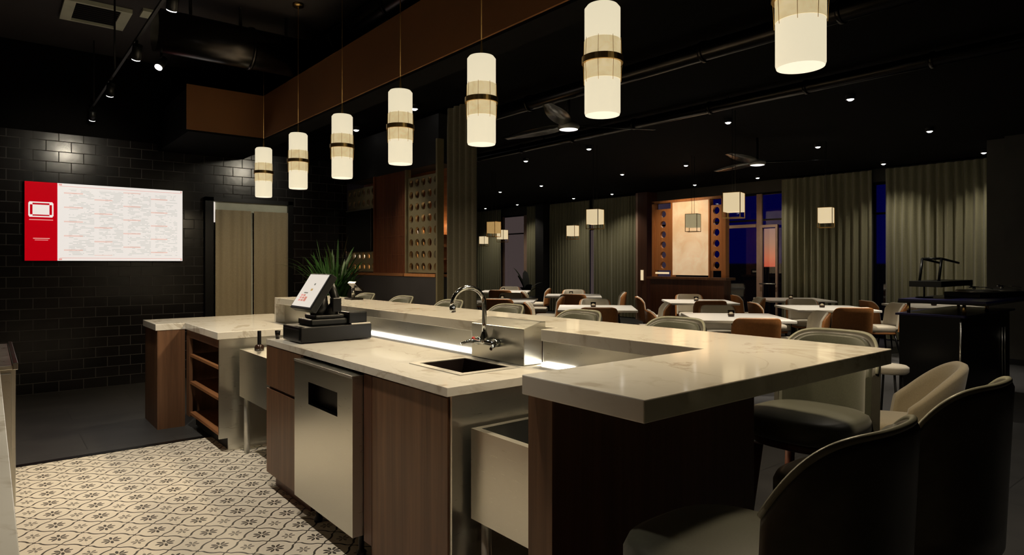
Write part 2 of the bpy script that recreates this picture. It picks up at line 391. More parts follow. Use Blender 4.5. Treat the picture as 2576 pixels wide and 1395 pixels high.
# glazed door leaf seen in the big window, with push bar
d = MB().box(13.30, 13.36, 7.58, 7.63, .0, 2.3).box(13.30, 13.36, 7.22, 7.27, 0, 2.3).box(13.30, 13.36, 7.27, 7.58, 2.24, 2.3).box(13.30, 13.36, 7.27, 7.58, 0, .12).build('door_2', 'frame'); struct(d)
struct(MB().tube([(13.26, 7.24, 1.0), (13.26, 7.62, 1.0)], .015).build('door_handle', 'steel', d, world=False))
struct(MB().box(13.34, 13.44, 7.76, 8.6, 2.26, 2.33).build('trim_6', 'frame'))
t = thing('sunset_panel', 'narrow added panel standing for sunset light beyond the glazed door', 'sunset stand-in', (16, 8.9, 0))  # added glowing board, stands in for sunset sky through the door pane
MB().box(15.97, 16.02, 8.74, 9.04, 1.36, 2.37).build('face', 'sunset', t)
MB().box(15.99, 16.05, 8.86, 8.92, 0, 1.36).build('post', 'black', t)
# bar door in the brick wall: frame + curtain
struct(MB().box(2.14, 2.24, 8.82, 8.9, 0, 2.30).box(3.20, 3.27, 8.82, 8.9, 0, 2.30).box(2.14, 3.27, 8.82, 8.9, 2.25, 2.30).build('door_1', 'blackgloss'))
struct(MB().box(2.24, 3.20, 8.86, 8.90, 2.12, 2.25).build('trim_7', 'vent'))
struct(MB().box(2.24, 2.262, 8.84, 8.86, 1.98, 2.24).build('trim_8', 'scrwhite'))

# ------------------------------------------------------------------ curtains
def curtain(name, p0, p1, z0, z1, label, mat='curtain', pitch=.115, amp=.035, group=None, seed=1):
    rnd = random.Random(seed)
    p0 = Vector((*p0, 0)); p1 = Vector((*p1, 0)); d = p1-p0; Ln = d.length; d.normalize(); nrm = Vector((-d.y, d.x, 0))
    n = int(Ln/pitch*10); zs = [z0, z0+(z1-z0)*.5, z1-.25, z1]
    ph = [rnd.uniform(-.7, .7) for _ in range(int(Ln/pitch)+3)]; am = [rnd.uniform(.55, 1.25) for _ in range(int(Ln/pitch)+3)]
    path = []
    for i in range(n+1):
        s = Ln*i/n; k = s/pitch; j = int(k); fr = k-j
        a = am[j]*(1-fr)+am[j+1]*fr; f = ph[j]*(1-fr)+ph[j+1]*fr
        path.append((s, amp*a*math.sin(2*PI*k+f)))
    rows = []
    for z in zs:
        kk = 1.0 if z < z1-.1 else .6
        fr = [p0+d*s+nrm*(o*kk+.005)+Vector((0, 0, z)) for s, o in path]
        bk = [p0+d*s+nrm*(o*kk-.005)+Vector((0, 0, z)) for s, o in reversed(path)]
        rows.append(fr+bk)
    mb = MB().grid(rows, closed=True)
    o = mb.build(name, mat); return tag(o, label, 'curtain', group)
G = 'olive curtains along the window wall'
curtain('curtain', (13.25, 16.86), (13.25, 18.40), .02, 3.24, 'olive curtain left of the mauve window, farthest back in the room', seed=2, group=G)
curtain('curtain', (13.25, 14.90), (13.25, 15.58), .02, 3.24, 'narrow dark olive curtain between mauve window and black column', seed=3, group=G)
curtain('curtain', (13.25, 12.82), (13.25, 14.46), .02, 3.24, 'tall olive curtain right of the black column', seed=4, group=G)
curtain('curtain', (13.25, 11.0), (13.25, 12.62), .02, 3.24, 'tall olive curtain ending at the red brown timber column', seed=5, group=G)
curtain('curtain', (13.2, 5.25), (13.2, 7.07), .02, 3.24, 'olive curtain between the glazed door and the narrow blue window slit', seed=6, group=G, amp=.05, pitch=.14)
curtain('curtain', (13.2, 3.24), (13.2, 5.02), .02, 3.24, 'widest olive curtain at the right, behind the DJ booth', seed=7, group=G, amp=.05, pitch=.14)
curtain('curtain', (4.14, 5.72), (4.14, 6.30), .02, 3.24, 'olive curtain, shade put into its cloth colour, right of the drilled bottle shelf', 'curtain_shaded', seed=8, amp=.035, pitch=.12)
curtain('door_curtain', (2.255, 8.80), (2.70, 8.80), .05, 2.14, 'left beige curtain panel hanging in the brick wall doorway', 'curtain2', seed=9, pitch=.13, amp=.018)
curtain('door_curtain', (2.735, 8.80), (3.19, 8.80), .05, 2.14, 'right beige curtain panel hanging in the brick wall doorway', 'curtain2', seed=11, pitch=.15, amp=.018)
struct(MB().box(2.70, 2.735, 8.85, 8.87, .05, 2.13).build('trim_9', 'vent'))

# ------------------------------------------------------------------ bar counters
UZ = 1.14
t = thing('bar_counter', 'raised white marble bar counter with overhanging end and walnut base', 'bar counter', (2.2, 1.3, 0))
slab = [(1.155, .945), (2.545, .945), (2.545, 5.915), (2.02, 5.915), (2.02, 2.785), (2.125, 2.785), (2.125, 2.27), (2.02, 2.27), (2.02, 1.378), (1.155, 1.378)]
MB().prism(slab, UZ-.055, UZ).build('countertop', 'marble', t, bevel=.003)
MB().box(2.02, 2.54, 5.88, 5.915, .921, UZ-.055).build('end_panel', 'marble', t, bevel=.002)
MB().box(2.125, 2.225, 1.40, 5.88, 0, UZ-.055).build('knee_wall', 'walnut', t)
MB().box(1.20, 2.225, 1.30, 1.40, 0, UZ-.055).build('end_wall', 'darkwood', t)
MB().box(1.198, 1.20, 1.30, 1.40, 0, UZ-.055).build('edge_strip', 'walnut', t)
MB().box(2.10, 2.125, 1.40, 2.346, .0, UZ-.055).box(2.10, 2.125, 2.776, 5.88, .0, UZ-.055).build('steel_backsplash', 'steel', t)
for a_, b_ in ((2.79, 4.24), (2.14, 2.335)): MB().box(2.082, 2.097, a_, b_, .962, .970).build('led_strip', 'led', t)
# low worktop with a hole for the sink
LZ = .96; X0, X1, Y0, Y1 = 1.40, 2.098, 2.127, 4.26
sx0, sx1, sy0, sy1 = 1.635, 1.90, 2.36, 2.725
mb = MB()
o4 = [(X0, Y0), (X1, Y0), (X1, Y1), (X0, Y1)]; i4 = [(sx0, sy0), (sx1, sy0), (sx1, sy1), (sx0, sy1)]
v = [(x, y, z) for z in (LZ-.036, LZ) for x, y in o4+i4]
f = []
for i in range(4):
    j = (i+1) % 4
    f += [(i, j, 4+j, 4+i), (8+i, 8+j, 12+j, 12+i), (i, j, 8+j, 8+i), (4+i, 4+j, 12+j, 12+i)]
mb.add(v, f)
tag(mb.build('worktop', 'marble', bevel=.002), 'lower veined white marble worktop carrying the till and the sink', 'worktop')
mb = MB(); v = []
for z, s in ((LZ+.004, .038), (LZ+.004, .0), (LZ-.01, 0)):
    for x, y in ((sx0-s, sy0-s), (sx1+s, sy0-s), (sx1+s, sy1+s), (sx0-s, sy1+s)): v.append((x, y, z))
t = thing('bar_sink', 'square stainless drop-in sink with dark bowl in the marble worktop', 'sink', (1.77, 2.54, LZ))
mb.add(v+[(sx0-.038, sy0-.038, LZ+.0005), (sx1+.038, sy0-.038, LZ+.0005), (sx1+.038, sy1+.038, LZ+.0005), (sx0-.038, sy1+.038, LZ+.0005)],
       [(i, (i+1) % 4, 4+(i+1) % 4, 4+i) for i in range(4)]+[(4+i, 4+(i+1) % 4, 8+(i+1) % 4, 8+i) for i in range(4)]+[(i, (i+1) % 4, 12+(i+1) % 4, 12+i) for i in range(4)])
mb.build('rim', 'rimsteel', t)
a = (sx0+.001, sx1-.001, sy0+.001, sy1-.001)
MB().add([(a[0], a[2], LZ), (a[1], a[2], LZ), (a[1], a[3], LZ), (a[0], a[3], LZ), (a[0]+.02, a[2]+.02, .76), (a[1]-.02, a[2]+.02, .76), (a[1]-.02, a[3]-.02, .76), (a[0]+.02, a[3]-.02, .76)],
         [(0, 1, 5, 4), (1, 2, 6, 5), (2, 3, 7, 6), (3, 0, 4, 7), (4, 5, 6, 7)]).build('bowl', 'sinkdark', t)
MB().lathe([(.0, .765), (.035, .765), (.04, .761)], (1.77, 2.54, 0)).build('drain', 'chrome', t)
# base cabinets under the low worktop
CZ = LZ-.037
t = thing('drawer_cabinet', 'walnut base cabinet with one drawer and door at the left worktop end', 'cabinet', (1.42, 4.0, 0))
MB().box(1.422, 2.05, 3.66, 4.25, .1, CZ).build('body', 'walnut', t)
MB().box(1.402, 1.421, 3.665, 4.255, .663, CZ-.004).build('drawer_front', 'walnut', t, bevel=.002)
MB().box(1.402, 1.421, 3.665, 4.255, .10, .645).build('door', 'walnut', t, bevel=.002)
MB().box(1.46, 2.0, 3.66, 4.25, 0, .1).build('toe_kick', 'darkwood', t)
t = thing('undercounter_fridge', 'stainless steel undercounter fridge with recessed handle', 'refrigerator', (1.45, 3.25, 0))
MB().box(1.425, 2.05, 2.90, 3.655, .125, .9).build('body', 'blackplastic', t)
# door with recess
hy0, hy1, hz0, hz1 = 3.07, 3.45, .678, .80
dx, dy0, dy1, dz0, dz1 = 1.362, 2.895, 3.655, .125, .905
mb = MB()
o4 = [(dy0, dz0), (dy1, dz0), (dy1, dz1), (dy0, dz1)]; i4 = [(hy0, hz0), (hy1, hz0), (hy1, hz1), (hy0, hz1)]
v = [(dx, y, z) for y, z in o4]+[(dx, y, z) for y, z in i4]+[(1.42, y, z) for y, z in o4]+[(1.405, y, z) for y, z in i4]
f = [(i, (i+1) % 4, 4+(i+1) % 4, 4+i) for i in range(4)]+[(i, (i+1) % 4, 8+(i+1) % 4, 8+i) for i in range(4)]+[(8, 9, 10, 11)]
mb.add(v, f); door = mb.build('door', 'steel', t)
mb = MB(); mb.add([(dx+.001, y, z) for y, z in i4]+[(1.404, y, z) for y, z in i4], [(i, (i+1) % 4, 4+(i+1) % 4, 4+i) for i in range(4)]+[(4, 5, 6, 7)])
mb.build('handle_recess', 'duct', door, world=False); bpy.data.objects['handle_recess'].data.transform(Matrix.Translation(-Vector(t['_o'])))
MB().box(dx-.004, dx+.002, dy0, dy1, dz1-.012, dz1+.001).build('top_edge', 'rimsteel', t)
for y in (2.96, 3.50):
    for x in (1.44, 1.95): MB().lathe([(0, 0), (.022, 0), (.025, .02), (.014, .03), (.014, .125)], (x, y, 0), 14).build('foot', 'blackplastic', t)
t = thing('base_cabinet', 'plain walnut base cabinet under the sink beside the fridge', 'cabinet', (1.42, 2.5, 0))
MB().box(1.435, 2.05, 2.15, 2.89, .1, .74).box(1.435, 1.60, 2.15, 2.89, .74, CZ).box(1.93, 2.05, 2.15, 2.89, .74, CZ).build('body', 'walnut', t)
MB().box(1.417, 1.434, 2.15, 2.80, .04, CZ-.01).build('door', 'walnut', t, bevel=.002)
MB().box(1.417, 1.434, 2.805, 2.888, .1, CZ-.01).build('filler_strip', 'darkwood', t, bevel=.002)
MB().box(1.425, 2.098, 2.130, 2.148, 0, CZ).build('steel_end_panel', 'steel', t)
MB().box(1.46, 2.0, 2.15, 2.89, 0, .1).build('toe_kick', 'darkwood', t)
def steel_bin(name, y0, y1, label, lid=False):
    t = thing(name, label, 'bar sink', (1.8, (y0+y1)/2, 0))
    x0, x1, z0, z1, w = 1.496, 2.09, .432, .792, .03
    v = []
    for x, y, z in [(x0, y0, z0), (x1, y0, z0), (x1, y1, z0), (x0, y1, z0), (x0, y0, z1), (x1, y0, z1), (x1, y1, z1), (x0, y1, z1),
                    (x0+w, y0+w, z1), (x1-w, y0+w, z1), (x1-w, y1-w, z1), (x0+w, y1-w, z1)]: v.append((x, y, z))
    f = [(3, 2, 1, 0)]+[(i, (i+1) % 4, 4+(i+1) % 4, 4+i) for i in range(4)]+[(4+i, 4+(i+1) % 4, 8+(i+1) % 4, 8+i) for i in range(4)]
    if lid: f.append((8, 9, 10, 11))
    MB().add(v, f).build('tub', 'steel', t)
    if not lid:
        a0, a1, b0, b1 = x0+w+.001, x1-w-.001, y0+w+.001, y1-w-.001
        MB().add([(a0, b0, z1), (a1, b0, z1), (a1, b1, z1), (a0, b1, z1), (a0, b0, .60), (a1, b0, .60), (a1, b1, .60), (a0, b1, .60)],
                 [(0, 1, 5, 4), (1, 2, 6, 5), (2, 3, 7, 6), (3, 0, 4, 7), (4, 5, 6, 7)]).build('basin', 'steel2', t)
        MB().box(a0, a1, b0+.14, b0+.17, .70, .785).build('divider', 'steel2', t)
    for x in (x0+.04, x1-.04):
        for y in (y0+.05, y1-.05): MB().tube([(x, y, z0), (x, y, .0)], .021, 14).build('leg', 'rimsteel', t)
    return t
steel_bin('ice_bin', 1.41, 2.10, 'open stainless ice bin on legs between sink cabinet and bar end')
steel_bin('drainboard_unit', 4.35, 5.16, 'flat topped stainless drainboard on a leg beside the open shelves', True)
# far counter
FZ = .92
tag(MB().prism([(1.125, 6.296), (1.36, 6.296), (1.36, 5.25), (2.015, 5.25), (2.015, 5.92), (2.33, 5.92), (2.33, 6.88), (1.125, 6.88)], FZ-.056, FZ).build('worktop', 'marble', bevel=.003),
    'stepped white marble worktop at the far left end of the bar', 'worktop')
t = thing('shelf_cabinet', 'walnut cabinet with three open shelves and stainless steel side', 'cabinet', (1.4, 5.8, 0))
MB().box(1.14, 1.36, 6.30, 6.33, 0, .863).build('end_panel', 'walnut', t)
MB().box(1.14, 1.16, 6.33, 6.86, 0, .863).build('side_panel', 'walnut', t)
MB().box(1.372, 1.40, 6.20, 6.298, .1, .863).build('stile', 'walnut', t)
MB().box(1.9, 1.92, 5.27, 6.2, .1, .863).build('back_panel', 'wood_in', t)
MB().box(1.40, 2.0, 6.30, 6.32, .1, .863).build('inner_side', 'walnut', t)
for z in (.12, .39, .63): MB().box(1.378, 1.9, 5.272, 6.20, z, z+.022).build('shelf', 'wood_in', t)
MB().box(1.372, 1.9, 5.272, 6.20, .80, .863).build('top_rail', 'darkwood', t)
MB().prism_y([(1.372, .10), (1.44, .10), (1.44, 0), (2.012, 0), (2.012, .863), (1.372, .863)], 5.252, 5.27).build('steel_side', 'steel', t)
MB().box(1.45, 2.0, 5.27, 6.3, 0, .1).build('toe_kick', 'black', t)
# left edge: back counter of the aisle
t = thing('back_counter', 'white veined marble back counter at the left frame edge', 'counter', (-.3, 2.3, 0))
MB().box(-.70, .044, .2, 4.3, .88, .92).build('countertop', 'marble', t, bevel=.002)
MB().box(-.70, .02, .25, 4.25, .1, .88).build('base', 'walnut', t)
MB().box(-.66, -.04, .3, 4.2, 0, .1).build('toe_kick', 'black', t)
t = thing('steel_cooler', 'low stainless steel cooler at the left edge beyond the marble counter', 'refrigerator', (-.2, 5.2, 0))
MB().box(-.60, .12, 4.62, 5.86, .07, .85).build('body', 'steel', t, bevel=.004)
MB().box(-.60, .12, 4.60, 5.88, .85, .875).build('top', 'steel', t, bevel=.003)
MB().box(.105, .13, 4.585, 5.88, .85, .889).build('top_rim', 'scrwhite' if False else 'steel2', t, bevel=.003)
MB().box(-.58, .10, 4.597, 4.62, .09, .83).build('door', 'steel', t, bevel=.003)
for x in (-.55, .07):
    for y in (4.68, 5.8): MB().lathe([(0, 0), (.02, 0), (.015, .07)], (x, y, 0), 12).build('foot', 'blackplastic', t)

# ------------------------------------------------------------------ splash box + faucet
t = thing('splash_box', 'stainless steel splash box behind the sink holding the faucet', 'splash guard', (2.0, 2.57, LZ))
MB().prism_y([(1.98, LZ+.001), (2.098, LZ+.001), (2.098, 1.08), (2.12, 1.10), (2.12, 1.165), (2.085, 1.165), (1.98, 1.137)], 2.347, 2.775).build('housing', 'steel', t, bevel=.003)
t = thing('faucet', 'chrome gooseneck bar faucet mounted on the steel splash box', 'faucet', (1.96, 2.6, 1.05))
ry = 2.615
MB().tube([(1.945, ry-.085, 1.052), (1.945, ry+.085, 1.052)], .013, 14).tube([(1.98, ry-.07, 1.052), (1.945, ry-.07, 1.052)], .02, 14).tube([(1.98, ry+.07, 1.052), (1.945, ry+.07, 1.052)], .02, 14).build('body', 'chrome', t)
pts = [(1.945, ry, 1.05), (1.945, ry, 1.15), (1.945, ry, 1.25)]
for k in range(1, 14):
    a = PI*k/14*1.12; pts.append((1.945-.088*(1-math.cos(a)), ry+.03*k/14, 1.25+.08*math.sin(a)))
MB().tube(pts, .0115, 14).lathe([(.020, 0), (.022, .03), (.013, .06)], (1.945, ry, 1.045), 16).build('spout', 'chrome', t)
e = pts[-1]
MB().tube([e, (e[0]+.004, e[1], e[2]-.03)], .015, 14).build('nozzle', 'chrome', t)
for dy, c in ((.085, 'handred'), (-.085, 'chrome')):
    h = MB().tube([(1.945, ry+dy*1.0, 1.052), (1.915, ry+dy*1.35, 1.045), (1.89, ry+dy*1.5, 1.035)], [.012, .009, .008], 12).build('lever', 'chrome', t)
    k = MB().lathe([(0, .010), (.006, .009), (.009, .0), (.009, -.010)], (1.945, ry+dy*1.12, 1.062), 14).build('cap', c, h, world=False)
    k.data.transform(Matrix.Translation(-Vector(t['_o'])))

# ------------------------------------------------------------------ till
t = thing('cash_register', 'black touch screen till on a cash drawer at the end of the worktop', 'cash register', (1.7, 3.98, LZ))
MB().box(1.467, 1.935, 3.83, 4.137, LZ+.006, LZ+.10).build('cash_drawer', 'blackgloss', t, bevel=.005)
MB().box(1.46, 1.467, 3.85, 4.117, LZ+.02, LZ+.085).build('drawer_front', 'blackplastic', t, bevel=.002)
MB().box(1.55, 1.80, 3.88, 4.10, LZ+.101, LZ+.14).box(1.585, 1.78, 3.90, 4.08, LZ+.14, LZ+.165).build('base', 'blackplastic', t, bevel=.008)
MB().box(1.79, 1.915, 3.855, 4.02, LZ+.101, LZ+.178).build('receipt_printer', 'blackgloss', t, bevel=.006)
MB().box(1.80, 1.93, 3.838, 3.853, LZ+.1005, LZ+.108).build('paper_strip', 'tabletop', t)
def tilted(mb, x0, z0, x1, z1, y0, y1, th, mi=0, off=0, a=0., b=1.):
    d = Vector((x1-x0, 0, z1-z0)); n = Vector((-d.z, 0, d.x)).normalized()   # faces -x, up
    p = Vector((x0, 0, z0)); q0 = p+d*a+n*off; q1 = p+d*b+n*off
    v = [(*(q0.x, y0), q0.z), (q0.x, y1, q0.z), (q1.x, y1, q1.z), (q1.x, y0, q1.z)]
    w = [(c[0]-n.x*th, c[1], c[2]-n.z*th) for c in v]
    mb.add(v+w, [(0, 1, 2, 3), (7, 6, 5, 4), (0, 4, 5, 1), (1, 5, 6, 2), (2, 6, 7, 3), (3, 7, 4, 0)], mi); return mb
sx = (1.512, 1.168, 1.652, 1.385)
tilted(MB(), *sx, 3.805, 4.14, .045, off=-.001).build('monitor', 'blackplastic', t, bevel=.004)
mb = MB(); tilted(mb, *sx, 3.825, 4.125, .001, 0, .0015, .06, .965)
def ic(y0, y1, a, b, m): tilted(mb, *sx, y0, y1, .0006, m, .0022, a, b)
ic(3.945, 3.965, .66, .71, 1); ic(3.985, 4.045, .42, .45, 1)
ic(3.94, 3.97, .50, .56, 4)
for k, a in enumerate((.20, .27, .34)):
    ic(4.0, 4.03, a, a+.05, 2); ic(4.04, 4.07, a, a+.05, 3)
ic(3.955, 3.99, .20, .33, 2)
mb.build('screen', ['pospage', 'scrgrey', 'scrred', 'scrpink', 'led' if False else 'lantern_tan'], t)
MB().tube([(1.62, 3.98, LZ+.15), (1.665, 3.98, LZ+.21), (1.65, 3.98, LZ+.30)], [.045, .04, .04], 16).tube([(1.70, 3.95, LZ+.15), (1.745, 3.95, LZ+.25), (1.70, 3.95, LZ+.36)], [.05, .028, .03], 14).build('stand', 'blackplastic', t)
MB().box(1.70, 1.76, 3.90, 3.95, LZ+.18, LZ+.27).build('card_reader', 'blackgloss', t, bevel=.006)

def simple(name, mb, mat, label, cat, group=None, bevel=0): return tag(mb.build(name, mat, bevel=bevel), label, cat, group)
t = thing('pump_bottle', 'small dark bottle with narrow neck standing on the steel drainboard', 'bottle', (1.60, 5.02, .793))
MB().lathe([(0, 0), (.034, 0), (.036, .02), (.03, .035), (.016, .042)], (1.60, 5.02, .793), 20).build('base', 'darkglass', t)
MB().lathe([(.014, .042), (.014, .14), (.012, .145), (0, .145)], (1.60, 5.02, .793), 20).build('neck', 'blackgloss', t)
t = thing('shot_glass', 'small brown drink glass on the worktop corner left of the till', 'glass', (1.455, 4.20, LZ))
MB().lathe([(0, .001), (.013, .001), (.018, .055), (.0165, .055), (.012, .006)], (1.455, 4.20, LZ), 20).build('cup', 'glass', t)
MB().lathe([(0, .004), (.0115, .004), (.014, .04), (0, .04)], (1.455, 4.20, LZ), 20).build('drink', 'darkglass', t)
t = thing('countertop_terminal', 'grey terminal on a short post at the back edge of the bar', 'payment terminal', (2.43, 5.16, UZ))
MB().box(2.38, 2.49, 5.08, 5.22, UZ, UZ+.015).build('base', 'duct', t, bevel=.003)
MB().tube([(2.43, 5.15, UZ+.015), (2.43, 5.15, UZ+.10)], .014, 12).build('post', 'steel', t)
tilted(MB(), 2.47, UZ+.075, 2.40, UZ+.14, 5.06, 5.20, .02).build('head', 'duct', t)

# ------------------------------------------------------------------ menu display
t = thing('menu_display', 'wall mounted lit menu display with red banner on black brick', 'display', (.306, 8.83, 1.48))
MB().box(.30, 1.884, 8.84, 8.8985, 1.472, 2.360).build('housing', 'blackplastic', t, bevel=.004)
mb = MB().box(.306, .60, 8.834, 8.84, 1.48, 2.352)
# emblem: white plaque with a notched frame, and its caption lines
def pl(x0, x1, z0, z1, m, d=.0): mb.box(x0, x1, 8.8325-d, 8.8335-d, z0, z1, m)
pl(.375, .527, 1.99, 2.10, 1); pl(.345, .555, 2.118, 2.132, 2); pl(.345, .555, 1.962, 1.976, 2); pl(.338, .352, 1.975, 2.12, 2); pl(.550, .564, 1.975, 2.12, 2)
pl(.345, .375, 2.10, 2.125, 2); pl(.527, .557, 2.10, 2.125, 2); pl(.345, .375, 1.97, 1.99, 2); pl(.527, .557, 1.97, 1.99, 2)
pl(.345, .56, 1.928, 1.938, 3); pl(.38, .53, 1.722, 1.732, 3); pl(.395, .515, 1.705, 1.712, 3)
mb.build('banner', ['red', 'scrwhite', 'scrwhite', 'scrpink'], t)
pg = MB().box(0, 1.278, -.003, .003, -.436, .436).build('menu_page', 'page', t, world=False); pg.location = (.294, .007, .436)
mb = MB()
for x in (.612, 1.868):
    for z in (1.492, 2.332): mb.box(x-.012 if x > 1 else x, x if x > 1 else x+.03, 8.832, 8.8335, z-.004, z+.012)
mb.build('corner_ornament', 'scrpink', t)
for z in (2.32, 1.51): MB().box(.62, 1.87, 8.832, 8.8335, z-.002, z+.002).build('page_border', 'scrpink', t)
# ------------------------------------------------------------------ pendants
mb = None
def make_pendant():
    t = thing('pendant_light', '', 'pendant light')
    r = .085
    MB().lathe([(0, .52), (r-.012, .52), (r, .505), (r, .355)], n=40).build('upper_shade', 'shade', t)
    MB().lathe([(r, .165), (r, .012), (r-.004, .0)], n=40).build('lower_shade', 'shade', t)
    MB().lathe([(r-.004, .0), (r-.02, -.001), (0, -.001)], n=40).build('diffuser', 'shadeb', t)
    MB().lathe([(r+.0005, .355), (r+.0015, .35), (r+.0015, .17), (r+.0005, .165)], n=40).build('alabaster_band', 'band', t)
    MB().lathe([(r+.002, .245), (r+.014, .245), (r+.014, .275), (r+.002, .275), (r+.002, .245)], n=40, smooth=False).build('brass_ring', 'brass', t)
    mb = MB()
    for k in range(8):
        a = 2*PI*k/8; mb.tube([((r+.004)*math.cos(a), (r+.004)*math.sin(a), .15), ((r+.009)*math.cos(a), (r+.009)*math.sin(a), .245), ((r+.004)*math.cos(a), (r+.004)*math.sin(a), .36)], .0011, 6)
    mb.build('wire_cage', 'brass', t)
    MB().lathe([(.010, .52), (.004, .60), (.0035, .62)], n=12).tube([(0, 0, .60), (0, 0, 1.72)], .0032, 8).build('stem', 'brass', t)
    MB().lathe([(0, 1.745), (.05, 1.745), (.05, 1.72), (0, 1.72)], n=24).build('canopy', 'brass', t)
    return t
PEND = make_pendant()
py = [1.145, 2.11, 3.08, 4.05, 5.02, 5.995, 6.98]
lab = ['pendant cropped by the frame top, nearest and largest of the glowing cylinders',
       'second nearest glowing cylinder pendant, its top touching the frame',
       'glowing cylinder pendant above the faucet, third nearest of the row',
       'middle glowing cylinder pendant of the row of seven',
       'glowing cylinder pendant third from the far end of the row',
       'glowing cylinder pendant second from the far end, above the potted grass',
       'smallest and farthest glowing cylinder pendant, hanging by the soffit corner']
def aim_(loc, tgt): return (Vector(tgt)-Vector(loc)).to_track_quat('-Z', 'Y').to_euler()
def lamp(kind, loc, power, color, size=.1, rot=(0, 0, 0), angle=None, blend=.5):
    l = bpy.data.lights.new('lamp', kind); l.energy = power; l.color = color
    if kind == 'AREA': l.shape = 'DISK'; l.size = size
    else: l.shadow_soft_size = size
    if kind == 'SPOT': l.spot_size = math.radians(angle); l.spot_blend = blend
    o = bpy.data.objects.new('lamp_light', l); COL.objects.link(o); o.location = loc; o.rotation_euler = rot
    return o
WARM = (1, .80, .52)
for y, lb in zip(py, lab):
    place(PEND, (2.27, y, 2.155), y, lb, 'cylinder pendants above the bar')
    lamp('AREA', (2.27, y, 2.15), 13, WARM, .15)

# ------------------------------------------------------------------ stools and chairs
def sup(phi, rx, ry, e):
    s, c = math.sin(phi), math.cos(phi)
    return (rx*math.copysign(abs(s)**(2/e), s), -ry*math.copysign(abs(c)**(2/e), c))
def shell(rx, ry, e, A, n, zb, zt, th, lean=0., inner=False, th2=None, flare=0.):
    """upholstered wrap-round shell, opening towards +y; th = distance of outer face inside rx"""
    mb = MB(); rows = []
    for i in range(n+1):
        ph = -A+2*A*i/n; t = abs(ph)/A
        b, tp = zb(t), zt(t)
        prof = []
        K = 6
        def pt(off, z):
            x, y = sup(ph, rx-off, ry-off, e)
            k = (z-b)/(max(.01, zt(0)-b)); return (x*(1+flare*k), y*(1+flare*k)-lean*k, z)
        for k in range(K+1): prof.append(pt(th, b+(tp-th2*.5-b)*k/K))
        prof.append(pt(th+th2*.15, tp-th2*.15)); prof.append(pt(th+th2*.5, tp)); prof.append(pt(th+th2*.85, tp-th2*.15))
        for k in range(K, -1, -1): prof.append(pt(th+th2, b+(tp-th2*.5-b)*k/K))
        rows.append(prof)
    mb.grid(rows, closed=True)
    nn = len(rows[0]); o = len(mb.v)-len(rows)*nn
    mb.f.append([o+k for k in range(nn)]); mb.mi.append(0); mb.sm.append(False)
    mb.f.append([o+n*nn+k for k in range(nn-1, -1, -1)]); mb.mi.append(0); mb.sm.append(False)
    return mb
def cushion(rx, ry, e, z0, z1, cy=0, r=.03, n=40, crown=.012):
    mb = MB(); rows = []
    prof = [(.0, z0), (r*.6, z0)]
    levels = [(-r, z0), (-r*.3, z0+r*.3), (0, z0+r), (0, z1-r), (-r*.3, z1-r*.3), (-r, z1), (-rx*.5, z1+crown*.8)]
    for off, z in levels:
        row = []
        for k in range(n):
            x, y = sup(2*PI*k/n, max(.01, rx+off), max(.01, ry+off), e); row.append((x, y+cy, z))
        rows.append(row)
    mb.grid(rows, closed=True)
    o = len(mb.v)-len(rows)*n
    mb.f.append([o+k for k in range(n-1, -1, -1)]); mb.mi.append(0); mb.sm.append(False)
    mb.f.append([o+(len(rows)-1)*n+k for k in range(n)]); mb.mi.append(0); mb.sm.append(True)
    return mb
def make_stool():
    t = thing('bar_stool', '', 'bar stool')
    A = math.radians(68)
    zt = lambda u: 1.142-.155*u**4.0
    zb = lambda u: .70+.02*u
    shell(.245, .285, 2.6, A, 44, zb, zt, 0, .02, th2=.030).build('back_shell', 'stoolout', t)
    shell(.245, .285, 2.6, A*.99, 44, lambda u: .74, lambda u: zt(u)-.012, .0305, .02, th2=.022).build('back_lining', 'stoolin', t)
    pts = []
    for i in range(45):
        ph = -A+2*A*i/44; u = abs(ph)/A; x, y = sup(ph, .245-.012, .285-.012, 2.6); z = zt(u)+.002; k = (z-zb(u))/(1.142-zb(u)); pts.append((x, y-.02*k, z))
    MB().tube(pts, .0075, 8).build('piping', 'piping', t)
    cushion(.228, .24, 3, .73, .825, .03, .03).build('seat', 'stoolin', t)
    cushion(.19, .20, 3, .69, .729, .02, .012, crown=0).build('seat_base', 'darkwood', t)
    for sx_ in (-1, 1):
        for sy_ in (-1, 1):
            MB().tube([(sx_*.14, .02+sy_*.14, .68), (sx_*.20, .02+sy_*.20, .0)], [.022, .014], 12).build('leg', 'legwood', t)
    q = [(.178, .198), (-.178, .198), (-.178, -.158), (.178, -.158)]
    mb = MB()
    for i in range(4): a, b = q[i], q[(i+1) % 4]; mb.tube([(*a, .26), (*b, .26)], .009, 10)
    mb.build('footrest', 'brass', t)
    return t
STOOL = make_stool()
GS = 'dark olive bar stools'
def st(x, y, rz, lb): place(STOOL, (x, y, 0), rz, lb, GS)
st(1.31, .765, 0, 'nearest bar stool, its dark back filling the lower right foreground')
st(2.0, .775, 0, 'dark bar stool right of the nearest one, tucked under bar end')
ex = 2.725
elab = ['bar stool beyond the bar corner, its seat seen under the countertop',
        'bar stool back peeking over the counter, second from the bar corner',
        'bar stool back peeking over the counter, third from the bar corner',
        'bar stool back peeking over the counter right of the splash box',
        'bar stool back peeking over the counter left of the faucet',
        'bar stool back peeking over the counter near the till',
        ]
for k, (y, lb) in enumerate(zip((1.34, 2.19, 2.94, 3.69, 4.45, 5.24), elab)): st(ex, y, PI/2, lb)
st(ex, 5.99, PI/2, 'farthest bar stool, partly behind the countertop terminal')

